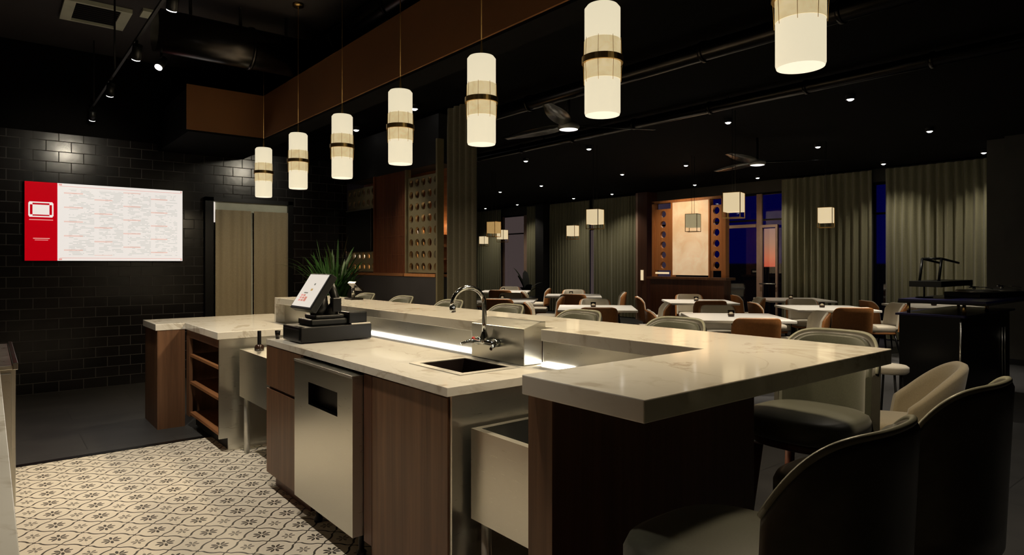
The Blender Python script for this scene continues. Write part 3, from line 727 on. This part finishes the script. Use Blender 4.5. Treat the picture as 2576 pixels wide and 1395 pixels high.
def make_chair():
    t = thing('dining_chair', '', 'chair')
    A = math.radians(74)
    zt = lambda u: .825-.10*u**5
    zb = lambda u: .40
    shell(.285, .27, 4.5, A, 44, zb, zt, 0, .05, th2=.028).build('back_shell', 'tan', t)
    shell(.285, .27, 4.5, A*.99, 44, lambda u: .44, lambda u: zt(u)+.006, .0285, .05, th2=.026).build('back_lining', 'cream', t)
    cushion(.225, .235, 4, .385, .475, .045, .028).build('seat', 'cream', t)
    cushion(.22, .21, 4, .35, .384, .03, .01, crown=0).build('seat_base', 'tan', t)
    for sx_ in (-1, 1):
        for sy_ in (-1, 1):
            MB().tube([(sx_*.17, .03+sy_*.16, .36), (sx_*.23, .03+sy_*.22, .0)], [.018, .010], 10).build('leg', 'blackgloss', t)
    return t
CHAIR = make_chair()
def make_table():
    t = thing('dining_table', '', 'table')
    MB().box(-.6, .6, -.6, .6, .715, .75).build('tabletop', 'tabletop', t, bevel=.006)
    MB().tube([(0, 0, .02), (0, 0, .715)], .04, 18).lathe([(.04, .02), (.30, .018), (.31, .0), (0, 0)], n=32).build('pedestal', 'black', t)
    MB().box(-.3, .3, -.03, .03, .70, .715).box(-.03, .03, -.3, -.03, .70, .715).box(-.03, .03, .03, .3, .70, .715).build('bracket', 'black', t)
    return t
TABLE = make_table()
def make_candle():
    t = thing('candle_holder', '', 'candle holder')
    MB().lathe([(0, .001), (.036, .001), (.040, .012), (.042, .035), (0, .035)], n=20).build('base', 'darkglass', t)
    MB().lathe([(.041, .036), (.043, .085), (.040, .085), (.038, .038)], n=20).build('glass', 'glass', t)
    MB().lathe([(0, .036), (.024, .036), (.024, .066), (0, .066)], n=16).build('candle', 'wax', t)
    return t
CANDLE = make_candle()
u_ = Vector((R2, -R2)); v_ = Vector((R2, R2))
tabs = [  # centre, phrase, chairs present, candle offset
    ((7.62, 4.73), 'white table nearest the bar corner', 'NFLR'),
    ((10.3, 4.80), 'white table left of the DJ booth', 'NFLR'),
    ((7.50, 7.10), 'white table below the largest box lantern', 'NFLR'),
    ((10.2, 7.07), 'white table before the glowing stone panel', 'NFLR'),
    ((10.0, 10.16), 'white table beside the dark leafy plant', 'NFLR'),
    ((7.75, 9.75), 'nearer white table behind the faucet', 'NFLR'),
    ((10.1, 12.7), 'farther white table behind the faucet', 'NFLR'),
    ((12.2, 6.3), 'white table against the window curtain', 'L'),
    ((12.2, 3.85), 'white table half hidden by the DJ booth', 'L'),
]
side = {'N': (-v_, 'near', -PI/4), 'F': (v_, 'far', 3*PI/4), 'L': (-u_, 'left', -3*PI/4), 'R': (u_, 'right', PI/4)}
for (c, ph, ch) in tabs:
    C = Vector(c)
    place(TABLE, (C.x, C.y, 0), PI/4, 'square '+ph, 'square white dining tables')
    place(CANDLE, (C.x-.05, C.y+.02, .75), 0, 'small candle glass on the '+ph, 'candle glasses on the dining tables')
    for k in ch:
        d, w, rz = side[k]; p = C+d*.84
        place(CHAIR, (p.x, p.y, 0), rz, 'chair on %s side of %s' % (w, ph), 'tan and cream dining chairs')
t = thing('lounge_chair', 'beige round-backed chair standing alone behind the two foreground stools', 'chair')
A_ = math.radians(95)
shell(.27, .28, 2.3, A_, 40, lambda u: .38, lambda u: .84-.26*u**2.4, 0, .08, th2=.055).build('back_shell', 'beige', t)
cushion(.22, .24, 3, .36, .47, .03, .03).build('seat', 'beige', t)
for sx_ in (-1, 1):
    for sy_ in (-1, 1): MB().tube([(sx_*.15, .02+sy_*.15, .37), (sx_*.2, .02+sy_*.2, .0)], [.018, .010], 10).build('leg', 'blackgloss', t)
t.location = (4.50, 1.62, 0); t.rotation_euler = (0, 0, .5)
t = thing('low_stool', 'low stool with round white seat left of the DJ booth', 'stool', (6.72, 2.52, 0))
MB().lathe([(0, .40), (.15, .40), (.17, .42), (.17, .46), (.15, .475), (0, .478)], (6.72, 2.52, 0), 28).build('seat', 'cream', t)
for k in range(4):
    a = PI/4+k*PI/2; MB().tube([(6.72+.11*math.cos(a), 2.52+.11*math.sin(a), .40), (6.72+.16*math.cos(a), 2.52+.16*math.sin(a), 0)], .011, 10).build('leg', 'black', t)

# ------------------------------------------------------------------ bottle display wall
def hole_panel(mb, x, y0, z0, ny, nz, cy, cz, r, th, mi=0, n=20):
    """drilled plate in the plane x, thickness th towards +x"""
    for iy in range(ny):
        for iz in range(nz):
            c = (y0+cy*(iy+.5), z0+cz*(iz+.5)); ring = []; sq = []
            for k in range(n):
                a = 2*PI*k/n+PI/4; ca, sa = math.cos(a), math.sin(a); m = max(abs(ca)/(cy/2), abs(sa)/(cz/2))
                ring.append((c[0]+r*ca, c[1]+r*sa)); sq.append((c[0]+ca/m, c[1]+sa/m))
            # true corners
            for k, (sy_, sz_) in ((0, (1, 1)), (n//4, (-1, 1)), (n//2, (-1, -1)), (3*n//4, (1, -1))): sq[k] = (c[0]+sy_*cy/2, c[1]+sz_*cz/2)
            v = [(x, *p) for p in ring]+[(x, *p) for p in sq]+[(x+th, *p) for p in ring]+[(x+th, *p) for p in sq]
            f = []
            for k in range(n):
                j = (k+1) % n; f += [(k, j, n+j, n+k), (2*n+k, 3*n+k, 3*n+j, 2*n+j), (k, 2*n+k, 2*n+j, j)]
            mb.add(v, f, mi)
    return mb
t = thing('bottle_display', 'tall back bar with drilled bottle panels and red brown slatted centre', 'shelving unit', (4.1, 7.6, 0))
hole_panel(MB(), 4.08, 6.365, 1.335, 5, 8, .143, .147, .047, .03).build('drilled_panel', 'holeplate', t)
hole_panel(MB(), 4.08, 7.955, 1.335, 6, 8, .146, .147, .047, .03).build('drilled_panel', 'holeplate', t)
mb = MB(); y = 7.11
while y < 7.90: mb.box(4.07, 4.10, y, y+.026, 1.32, 2.62); y += .037
for z in (1.56, 1.80, 2.05): mb.box(4.066, 4.07, 7.11, 7.92, z, z+.006)
mb.box(4.10, 4.115, 7.09, 7.95, 1.32, 2.62).build('slatted_panel', 'slat', t)
MB().box(4.05, 4.12, 7.085, 7.11, 1.29, 2.62).build('divider_post', 'holeplate', t)
MB().box(4.04, 4.12, 7.92, 7.95, 1.29, 2.62).build('divider_post', 'slat', t)
MB().box(4.03, 4.12, 6.33, 6.362, 0, 2.9).build('end_post', 'holeplate', t)
MB().box(4.02, 4.39, 6.365, 7.085, 1.29, 1.325).build('ledge', 'orangewood', t)
MB().box(4.02, 4.39, 7.11, 8.88, 1.29, 1.325).build('ledge', 'wood_in', t)
MB().box(4.03, 4.39, 6.365, 8.88, .08, 1.285).build('base_panel', 'greypanel', t)
MB().box(4.36, 4.39, 6.365, 8.88, 1.33, 2.62).build('back_board', 'wood_in', t)
MB().box(4.07, 4.39, 6.365, 8.88, 2.62, 3.2).build('bulkhead', 'black', t)
t2 = thing('wall_monitor', 'dark switched-off monitor on the left drilled panel of the back bar', 'monitor', (4.04, 8.4, 1.6))
MB().box(4.03, 4.075, 8.0, 8.78, 1.62, 2.20).build('housing', 'blackgloss', t2, bevel=.004)
MB().box(4.028, 4.032, 8.0, 8.78, 2.19, 2.205).build('top_edge', 'steel', t2)
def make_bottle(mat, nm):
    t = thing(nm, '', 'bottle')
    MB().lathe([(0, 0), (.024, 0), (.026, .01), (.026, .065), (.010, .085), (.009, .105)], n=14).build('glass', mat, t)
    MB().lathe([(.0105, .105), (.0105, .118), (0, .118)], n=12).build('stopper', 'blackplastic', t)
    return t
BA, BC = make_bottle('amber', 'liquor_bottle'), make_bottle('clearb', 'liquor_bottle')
# short shelves inside so that every bottle stands on something
mb = MB()
for iz in range(4): mb.box(4.112, 4.36, 6.37, 7.08, 1.335+.147*iz+.005, 1.335+.147*iz+.012)
mb.build('inner_shelf', 'wood_in', t)
mb = MB()
for iz in range(2): mb.box(4.112, 4.36, 7.96, 8.83, 1.335+.147*iz+.005, 1.335+.147*iz+.012)
mb.build('inner_shelf', 'wood_in', t)
rn = ['bottom row', 'second row up', 'third row up', 'fourth row up']; cn = ['outer right', 'inner right', '', 'inner left', 'outer left']
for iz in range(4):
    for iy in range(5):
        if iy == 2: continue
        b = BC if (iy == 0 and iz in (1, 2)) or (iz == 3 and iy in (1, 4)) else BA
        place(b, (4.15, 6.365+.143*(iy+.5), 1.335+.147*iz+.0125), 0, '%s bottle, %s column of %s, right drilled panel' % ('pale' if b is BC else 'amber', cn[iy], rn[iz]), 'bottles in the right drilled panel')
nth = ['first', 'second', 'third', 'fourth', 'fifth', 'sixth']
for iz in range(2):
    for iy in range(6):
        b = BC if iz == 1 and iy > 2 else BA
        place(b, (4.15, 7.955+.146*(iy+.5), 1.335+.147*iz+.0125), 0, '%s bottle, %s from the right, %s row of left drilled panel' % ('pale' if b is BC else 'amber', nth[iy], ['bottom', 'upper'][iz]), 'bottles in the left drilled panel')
lamp('POINT', (4.26, 6.7, 1.9), 1.4, (1, .62, .28), .05); lamp('POINT', (4.26, 8.4, 1.62), 1.0, (1, .62, .28), .03)
lamp('SPOT', (3.1, 7.3, 3.2), 48, (1, .85, .6), .05, aim_((3.1, 7.3, 3.2), (4.1, 6.9, 1.6)), 40, .9)
lamp('SPOT', (3.75, 7.6, 1.9), 2.2, (1, .6, .3), .05, (0, math.radians(-60), PI), 90, 1)

# amber lit cabinet seen past the curtain edge
t = thing('corner_cabinet', 'tall dark cabinet with amber lit edge at the far left corner', 'cabinet', (12.0, 18.2, 0))
MB().box(11.55, 12.3, 17.9, 18.6, 0, 2.95).build('body', 'black', t)
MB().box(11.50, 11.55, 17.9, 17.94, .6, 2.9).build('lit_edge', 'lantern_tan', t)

# ------------------------------------------------------------------ room divider with the glowing stone
DX = 11.5
t = thing('room_divider', 'timber divider with glowing cream stone panel between drilled side strips', 'room divider', (DX, 8.2, 0))
def yy(px):
    r = (px-1288)/1620.; return DX*(.776-.6307*r)/(.6307+.776*r)
yl, yr = 9.17, 7.32; cz = 1.60/6.0
yA, yB = 8.62, 7.72   # stone panel limits
MB().box(DX-.02, DX+.10, yB, yA, 1.20, 2.76).build('stone_panel', 'stone', t)
w1 = yl-.06-(yA+.04); w2 = (yB-.03)-(yr+.10)
hole_panel(MB(), DX, yA+.04, 1.30, 1, 6, w1, 1.34/6, .075, .06).build('drilled_strip', 'orangewood', t)
hole_panel(MB(), DX, yr+.10, 1.30, 1, 6, w2, 1.34/6, .075, .06).build('drilled_strip', 'orangewood', t)
mb = MB().box(DX-.03, DX+.1, yl-.06, yl, 1.16, 2.80).box(DX-.03, DX+.1, yr, yr+.10, 1.16, 2.80).box(DX-.03, DX+.1, yr, yl, 2.77, 2.82)
mb.box(DX-.03, DX+.1, yA, yA+.04, 1.16, 2.77).box(DX-.03, DX+.1, yB-.03, yB, 1.16, 2.77)
mb.build('frame', 'orangewood', t)
MB().box(DX-.14, DX+.2, yr-.08, yl+.06, 1.11, 1.16).build('ledge', 'walnut', t, bevel=.004)
MB().box(DX-.08, DX+.16, yr, yl, 0, 1.11).build('base_panel', 'darkwood', t)
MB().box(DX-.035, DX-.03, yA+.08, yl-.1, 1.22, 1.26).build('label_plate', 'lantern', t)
lamp('SPOT', (10.4, 8.25, 3.1), 60, (1, .66, .36), .05, aim_((10.4, 8.25, 3.1), (11.5, 8.25, 2.0)), 90, .8)  # added lamp without a fixture, brightens the divider front in amber
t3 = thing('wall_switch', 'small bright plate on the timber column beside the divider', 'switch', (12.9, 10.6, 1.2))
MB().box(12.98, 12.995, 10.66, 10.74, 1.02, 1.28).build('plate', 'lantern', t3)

# ------------------------------------------------------------------ box lanterns
def make_lantern(m, nm='box_lantern'):
    t = thing(nm, '', 'pendant light'); w = .095
    MB().box(-w, w, -w, w, .09, .305).build('shade', m, t, bevel=.004)
    mb = MB()
    for sx_ in (-1, 1):
        for sy_ in (-1, 1): mb.box(sx_*w-.004, sx_*w+.004, sy_*w-.004, sy_*w+.004, .02, .31)
    for z in (.02, .302):
        for s in (-1, 1): mb.box(-w, w, s*w-.004, s*w+.004, z, z+.008); mb.box(s*w-.004, s*w+.004, -w, w, z, z+.008)
    mb.build('frame', 'brass', t)
    mb = MB()
    for s in (-1, 1): mb.tube([(s*.06, 0, .305), (s*.06, 0, 1.25)], .003, 6)
    mb.build('cord', 'black', t)
    return t
LA, LD, LT = make_lantern('lantern'), make_lantern('lantern_dim'), make_lantern('lantern_tan')
GL = 'square box lanterns over the dining tables'
for x, y, b, z, lb in [
    (6.87, 6.53, LA, 1.93, 'largest cream box lantern left of the glowing stone panel'),
    (9.45, 9.62, LA, 1.93, 'smaller cream box lantern left of the largest one'),
    (7.43, 9.69, LT, 1.93, 'tan box lantern, highest of the cluster of three at left'),
    (9.38, 11.90, LA, 1.93, 'cream box lantern touching the tan one, right of the cluster'),
    (11.21, 15.1, LA, 1.93, 'tiny cream box lantern farthest left and farthest away'),
    (6.54, 4.07, LA, 1.94, 'cream box lantern overlapping the right edge of the stone divider'),
    (9.30, 4.32, LA, 1.94, 'cream box lantern in front of the right olive curtain'),
    (8.86, 6.25, LD, 1.94, 'dim box lantern hanging in front of the glowing stone panel')]:
    place(b, (x, y, z), PI/4-.5, lb, GL)

# ------------------------------------------------------------------ ceiling downlights
def make_down():
    t = thing('downlight', '', 'ceiling light')
    MB().lathe([(.05, .02), (.05, -.05), (.042, -.05), (.042, -.03)], n=20).build('can', 'black', t)
    MB().lathe([(0, -.066), (.02, -.062), (.034, -.050), (.041, -.034), (0, -.034)], n=20).build('lens', 'spotlens', t)
    return t
DOWN = make_down()
dl = [(3.84, 6.52), (3.84, 8.05), (6.10, 12.77), (6.10, 11.23), (7.31, 3.13), (7.31, 4.63), (7.31, 7.08), (7.31, 8.61),
      (9.92, 3.21), (9.92, 4.73), (9.92, 7.15), (9.92, 8.68), (9.92, 11.13), (9.98, 12.75),
      (12.53, 3.28), (12.53, 4.79), (12.53, 7.24), (12.53, 8.79), (12.53, 11.31), (12.53, 12.72), (12.53, 15.16), (12.6, 16.88)]
def tracki(x, y): return min(range(len(tabs)), key=lambda i: (tabs[i][0][0]-x)**2+(tabs[i][0][1]-y)**2)
dl_lab = {0: 'ceiling downlight right of the middle cylinder pendant', 1: 'ceiling downlight above the gap between second and third farthest pendants',
          2: 'lower of two ceiling downlights left of the bottle display top', 3: 'ceiling downlight just above the drilled right bottle panel',
          4: 'brightest nearest ceiling downlight at the upper right', 5: 'ceiling downlight near the small tan ceiling glint, right of centre',
          6: 'ceiling downlight below the cylinder pendant second from right', 7: 'ceiling downlight left of the left ceiling fan underside',
          8: 'ceiling downlight high above the widest right curtain', 9: 'ceiling downlight above the right pair of olive curtains',
          10: 'ceiling downlight upper left of the stone divider', 11: 'ceiling downlight above the largest box lantern, right one',
          12: 'ceiling downlight above the long olive curtains, left one', 13: 'ceiling downlight above the mauve window, higher one',
          14: 'ceiling downlight at the far right, lowest over the wide curtain', 15: 'ceiling downlight directly above the blue window slit',
          16: 'ceiling downlight below the right ceiling fan', 17: 'ceiling downlight straight above the glowing stone panel',
          18: 'ceiling downlight right of the largest box lantern cords', 19: 'ceiling downlight above the smaller cream box lantern',
          20: 'lower faint ceiling downlight above the mauve window', 21: 'faintest farthest ceiling downlight at the left corner'}
for i, (x, y) in enumerate(dl):
    place(DOWN, (x, y, 3.289), 0, dl_lab[i], 'ceiling downlights in the dining room')
    if x < 4: lamp('SPOT', (x, y, 3.20), 3, (1, .88, .70), .03, (0, 0, 0), 60, .8)
    elif x < 12: lamp('SPOT', (x, y, 3.20), 320, (1, .90, .76), .03, (0, 0, 0), 60, .8)
    else: lamp('SPOT', (x, y, 3.20), 60, (1, .88, .70), .03, (0, 0, 0), 120, 1)
for i, (x, y, w_) in enumerate(((4.70, 1.65, 'first'), (4.70, .10, 'second'), (7.31, .10, 'third'))):
    place(DOWN, (x, y, 3.289), 0, 'ceiling downlight near the DJ booth side, %s of three outside the view' % w_, 'ceiling downlights in the dining room')
    lamp('SPOT', (x, y, 3.20), 75, (1, .88, .72), .03, (0, 0, 0), 100, .8)

# ------------------------------------------------------------------ fans, ducts, track
def make_fan():
    t = thing('ceiling_fan', '', 'ceiling fan')
    MB().lathe([(.10, -.04), (.12, -.01), (.10, .03), (.03, .05), (0, .05)], n=28).build('hub', 'platter', t)
    MB().lathe([(0, -.05), (.07, -.047), (.10, -.04)], n=28).build('light_disc', 'spotdim', t)
    MB().tube([(0, 0, .05), (0, 0, .36)], .018, 12).build('rod', 'black', t)
    for k in range(3):
        a = 2*PI*k/3; mb = MB(); rows = []
        for i in range(9):
            s = i/8; r = .10+.9*s; w = .045+.05*math.sin(PI*min(1, s*1.1))**.7
            tw = .30*(1-s*.6)
            rows.append([(r, -w, -tw*w), (r, w, tw*w), (r, w, tw*w+.008), (r, -w, -tw*w+.008)])
        rows = [[(p[0]*math.cos(a)-p[1]*math.sin(a), p[0]*math.sin(a)+p[1]*math.cos(a), p[2]) for p in r_] for r_ in rows]
        mb.grid(rows, closed=True); mb.add(rows[0], [(3, 2, 1, 0)]).add(rows[-1], [(0, 1, 2, 3)])
        mb.build('blade', 'fanblade', t)
    return t
FAN = make_fan()
place(FAN, (4.85, 5.0, 2.93), -.45, 'nearer three-blade ceiling fan left of centre with pale hub', 'dark ceiling fans')
place(FAN, (8.75, 5.06, 2.93), -.9, 'smaller ceiling fan right of the stone divider top', 'dark ceiling fans')
def duct(p0, p1, r, lb, rings=True):
    t = thing('air_duct', lb, 'air duct', p0)
    MB().tube([p0, p1], r, 32).build('pipe', 'duct', t)
    for q in (.2, .5, .8):
        c = Vector(p0).lerp(Vector(p1), q); ct = 3.9 if c.x < 3 else 3.29
        MB().box(c.x-.012, c.x+.012, c.y-.012, c.y+.012, c.z+r*.9, ct).build('hanger', 'black', t)
    n = int((Vector(p1)-Vector(p0)).length/1.1); d = (Vector(p1)-Vector(p0)).normalized()
    for k in range(1, n+1):
        c = Vector(p0)+d*(k*1.1-.3)
        MB().tube([c, c+d*.03], r+.012, 32).build('joint_ring', 'duct', t)
duct((1.14, 6.42, 3.52), (2.60, 6.42, 3.52), .19, 'round metal duct crossing the upper left ceiling above the track lights')
duct((2.80, 1.0, 3.75), (2.80, 8.6, 3.75), .13, 'slim round duct running above the brown soffit')
duct((4.57, -1.0, 3.19), (4.57, 9.5, 3.19), .075, 'thin dark pipe running under the dining room ceiling')
duct((6.3, -1.0, 3.20), (6.3, 9.0, 3.20), .06, 'dark pipe at the upper right, farther from the bar')
t = thing('ceiling_cassette', 'square air conditioner vent with pale frame on upper left ceiling', 'air vent', (.8, 7.44, 3.9))
x0, x1, y0, y1 = .54, 1.08, 7.14, 7.74
MB().box(x0, x0+.09, y0, y1, 3.86, 3.899).box(x1-.09, x1, y0, y1, 3.86, 3.899).box(x0+.09, x1-.09, y0, y0+.03, 3.86, 3.899).box(x0+.09, x1-.09, y1-.03, y1, 3.86, 3.899).build('frame', 'vent', t)
mb = MB()
for k in range(9): mb.box(x0+.09, x1-.09, y0+.05+k*.058, y0+.062+k*.058, 3.87, 3.89)
mb.box(x0+.09, x1-.09, y0+.03, y1-.03, 3.89, 3.899).build('grille', 'black', t)
t = thing('ceiling_diffuser', 'pale rectangular strip diffuser beside the ceiling vent', 'air vent', (1.3, 7.1, 3.9))
MB().box(1.15, 1.52, 7.02, 7.22, 3.87, 3.899).build('panel', 'vent', t)
t = thing('lighting_track', 'black ceiling track running above the bar aisle', 'lighting track', (.9, 5, 3.2))
MB().box(.89, .91, .8, 8.7, 3.19, 3.21).build('rail', 'black', t)
for y in (1.5, 4.6, 6.9, 8.4): MB().tube([(.9, y, 3.215), (.9, y, 3.9)], .008, 8).build('hanger', 'black', t)
def make_spot():
    t = thing('track_spotlight', '', 'spotlight')
    MB().tube([(0, 0, 0), (0, 0, -.06)], .012, 10).build('stem', 'blackplastic', t)
    a = math.radians(38); d = Vector((0, math.sin(a), -math.cos(a))); c = Vector((0, 0, -.09))
    MB().tube([c-d*.06, c+d*.055], .035, 18).build('head', 'blackplastic', t)
    MB().tube([c+d*.055, c+d*.062], .030, 18).build('lens', 'spotlens', t)
    return t
SPOT = make_spot()
for y, lb in ((4.49, 'track spotlight at the very top edge left of centre'), (5.76, 'large track spotlight left of the round duct'),
              (7.17, 'middle track spotlight above the menu display'), (8.52, 'farthest track spotlight, lowest of the aisle track'),
              (1.75, 'track spotlight nearest the viewer above the aisle'), (3.1, 'track spotlight second nearest above the aisle')):
    place(SPOT, (.9, y, 3.19), 0, lb, 'spotlights on the aisle track')
place(SPOT, (1.18, 6.35, 3.30), 2.3, 'track spotlight turned away beside the pale diffuser', 'spotlights on the aisle track')
t = thing('spot_hanger', 'short black rod holding the turned spotlight under the duct', 'rod', (1.18, 6.35, 3.3))
MB().tube([(1.18, 6.35, 3.30), (1.18, 6.35, 3.36)], .01, 8).build('rod', 'black', t)
def aim(loc, tgt):
    return (Vector(tgt)-Vector(loc)).to_track_quat('-Z', 'Y').to_euler()
SP = (1, .90, .70)
for y, tg, e, an in ((8.2, (.62, 8.9, 2.72), 5, 55), (8.3, (2.35, 8.9, 2.66), 0, 40)):
    if e: pass
lamp('SPOT', (.82, 7.1, 2.97), 40, SP, .045, aim((.82, 7.1, 2.97), (.68, 8.9, 2.5)), 60, .9)
lamp('SPOT', (3.25, 6.7, 2.97), 40, SP, .045, aim((3.25, 6.7, 2.97), (2.6, 8.9, 2.3)), 55, .9)
for y in (1.75, 3.1, 4.49, 5.4):
    lamp('SPOT', (.9, y, 3.05), 150, (1, .90, .73), .05, aim((.9, y, 3.05), (.75, y+.5, 0)), 75, .9)

# ------------------------------------------------------------------ DJ booth
t = thing('dj_booth', 'black DJ booth with raised shelf on brass posts at the right', 'table', (8.0, 2.4, 0))
MB().box(7.3, 8.95, 2.10, 2.64, 0, .92).build('body', 'blackgloss', t)
MB().box(7.28, 9.0, 2.06, 2.67, .92, .94).build('lower_top', 'blue', t)
MB().box(7.33, 9.3, 1.90, 2.66, 1.065, 1.085).build('upper_shelf', 'blue', t)
MB().box(7.33, 9.3, 1.895, 2.665, 1.045, 1.065).build('shelf_edge', 'black', t)
for x, y in ((7.38, 2.58), (7.48, 2.12), (8.2, 2.12), (8.9, 2.58)): MB().tube([(x, y, .94), (x, y, 1.045)], .016, 12).build('post', 'brass', t)
MB().tube([(7.30, 2.10, .05), (7.30, 2.10, .9)], .01, 8).build('corner_trim', 'steel', t)
for x in (8.62, 8.72): MB().tube([(x, 2.09, .2), (x, 2.09, .75)], .008, 8).build('handle_bar', 'steel', t)
def make_deck():
    t = thing('turntable', '', 'turntable')
    MB().box(-.24, .24, -.19, .19, 0, .055).build('plinth', 'blackplastic', t, bevel=.006)
    MB().lathe([(.165, .056), (.168, .072), (.15, .078), (0, .078)], (-.04, 0, 0), 40).build('platter', 'platter', t)
    MB().tube([(.17, .13, .055), (.17, .13, .11)], .018, 14).tube([(.17, .15, .105), (.17, .0, .10), (.12, -.10, .09)], .006, 8).tube([(.17, .15, .105), (.17, .18, .105)], .014, 10).build('tonearm', 'chrome', t)
    return t
DECK = make_deck()
place(DECK, (8.36, 2.26, 1.085), -.3, 'silver topped turntable on the DJ booth shelf, left one', 'turntables on the DJ booth')
place(DECK, (8.93, 2.14, 1.085), -.3, 'turntable on the DJ booth cut by the frame edge', 'turntables on the DJ booth')
t = thing('laptop_stand', 'black folding laptop stand on a tray above the DJ booth', 'laptop stand', (7.9, 2.5, 1.085))
MB().tube([(7.72, 2.55, 1.085), (7.72, 2.55, 1.21)], .008, 10).build('post', 'blackplastic', t)
MB().lathe([(0, .0), (.08, 0), (.08, .012), (0, .012)], (7.72, 2.55, 1.085), 20).build('foot', 'blackplastic', t)
MB().box(7.56, 8.55, 2.34, 2.64, 1.205, 1.265).build('tray', 'blackplastic', t, bevel=.003)
mb = MB()
for y in (2.60, 2.42): mb.tube([(7.74, y, 1.265), (7.82, y, 1.50)], .014, 8); mb.tube([(7.82, y, 1.50), (8.25, y-.03, 1.455)], .012, 8)
mb.tube([(7.82, 2.42, 1.50), (7.82, 2.60, 1.50)], .012, 8).build('arm', 'blackplastic', t)

# ------------------------------------------------------------------ plants
def blade(mb, base, ang, ln, w, droop, mi=0, n=8, z_up=1.0):
    d = Vector((math.cos(ang), math.sin(ang), 0)); s = Vector((-d.y, d.x, 0)); rows = []
    for i in range(n+1):
        k = i/n; p = Vector(base)+d*(ln*droop*k**1.3)+Vector((0, 0, ln*(z_up*k-droop*.75*k**2.4)))
        ww = w*(math.sin(PI*min(1, .12+.88*(1-k)))**.7)*(1 if k < .98 else .1)
        rows.append([p-s*ww, p+Vector((0, 0, -.15*ww)), p+s*ww])
    mb.grid(rows, mi)
t = thing('potted_grass', 'leafy green grass plant rising behind the till', 'plant', (2.92, 6.72, 0))
MB().lathe([(0, 0), (.16, 0), (.20, .85), (.18, .85), (.17, .80), (0, .80)], (2.92, 6.72, 0), 28).build('pot', 'pot', t)
mb = MB()
for k in range(170):
    a = random.uniform(0, 2*PI); dr = random.uniform(.1, .62); ln = random.uniform(.45, .95)
    blade(mb, (2.92+.1*random.uniform(-1, 1), 6.72+.1*random.uniform(-1, 1), .80+random.uniform(0, .15)), a, ln, random.uniform(.010, .017), dr)
mb.build('foliage', 'leaf', t)
t = thing('broad_leaf_plant', 'black silhouetted plant with broad pointed leaves by the window', 'plant', (12.1, 14.2, 0))
MB().lathe([(0, 0), (.2, 0), (.25, .5), (0, .5)], (12.1, 14.2, 0), 24).build('pot', 'pot', t)
mb = MB()
for a, ln, dr, w in ((2.3, 1.15, .35, .13), (2.0, .85, .35, .11), (-.6, .75, .6, .09), (-.9, .6, .8, .09), (.5, .6, .6, .09), (3.4, .6, .7, .09), (1.2, .9, .2, .1), (-2, .6, .5, .1)):
    blade(mb, (12.1, 14.2, .48), a, ln, w, dr)
mb.build('foliage', 'leafdark', t)

# ------------------------------------------------------------------ world
w = bpy.data.worlds.new('dusk'); S.world = w; w.use_nodes = True; nt = w.node_tree
bg = nt.nodes['Background']
tc = N(nt, 'ShaderNodeTexCoord'); sp = N(nt, 'ShaderNodeSeparateXYZ'); L(nt, tc.outputs['Generated'], sp.inputs[0])
az = ramp(nt, sp.outputs[1], [(.56, (.0004, .0004, .034)), (.66, (.062, .045, .044))])
up = M(nt, 'GREATER_THAN', sp.outputs[2], 0.0)
mx = N(nt, 'ShaderNodeMix', data_type='RGBA'); L(nt, M(nt, 'MAXIMUM', up, M(nt, 'GREATER_THAN', sp.outputs[1], .6)), mx.inputs[0]); mx.inputs[6].default_value = (.0006, .0006, .001, 1); L(nt, az, mx.inputs[7])
L(nt, mx.outputs[2], bg.inputs['Color']); bg.inputs['Strength'].default_value = 1.0

# ------------------------------------------------------------------ camera
cam = bpy.data.cameras.new('camera'); co = bpy.data.objects.new('camera', cam); COL.objects.link(co)
co.location = (0, 0, 1.45); co.rotation_euler = (PI/2, 0, -math.atan2(.6307, .776))
cam.sensor_width = 36; cam.lens = 1620/2576*36; cam.shift_y = -35.5/2576; cam.clip_start = .02; cam.clip_end = 100
S.camera = co
S.view_settings.view_transform = 'Standard'; S.view_settings.look = 'None'; S.view_settings.gamma = 1; S.view_settings.exposure = 0
S.view_settings.use_curve_mapping = False
S.cycles.max_bounces = 6; S.cycles.diffuse_bounces = 3; S.cycles.glossy_bounces = 3; S.cycles.sample_clamp_indirect = 4
S.cycles.use_denoising = True; S.cycles.use_adaptive_sampling = True; S.cycles.adaptive_threshold = .045
for o in bpy.data.objects:
    if '_o' in o: del o['_o']
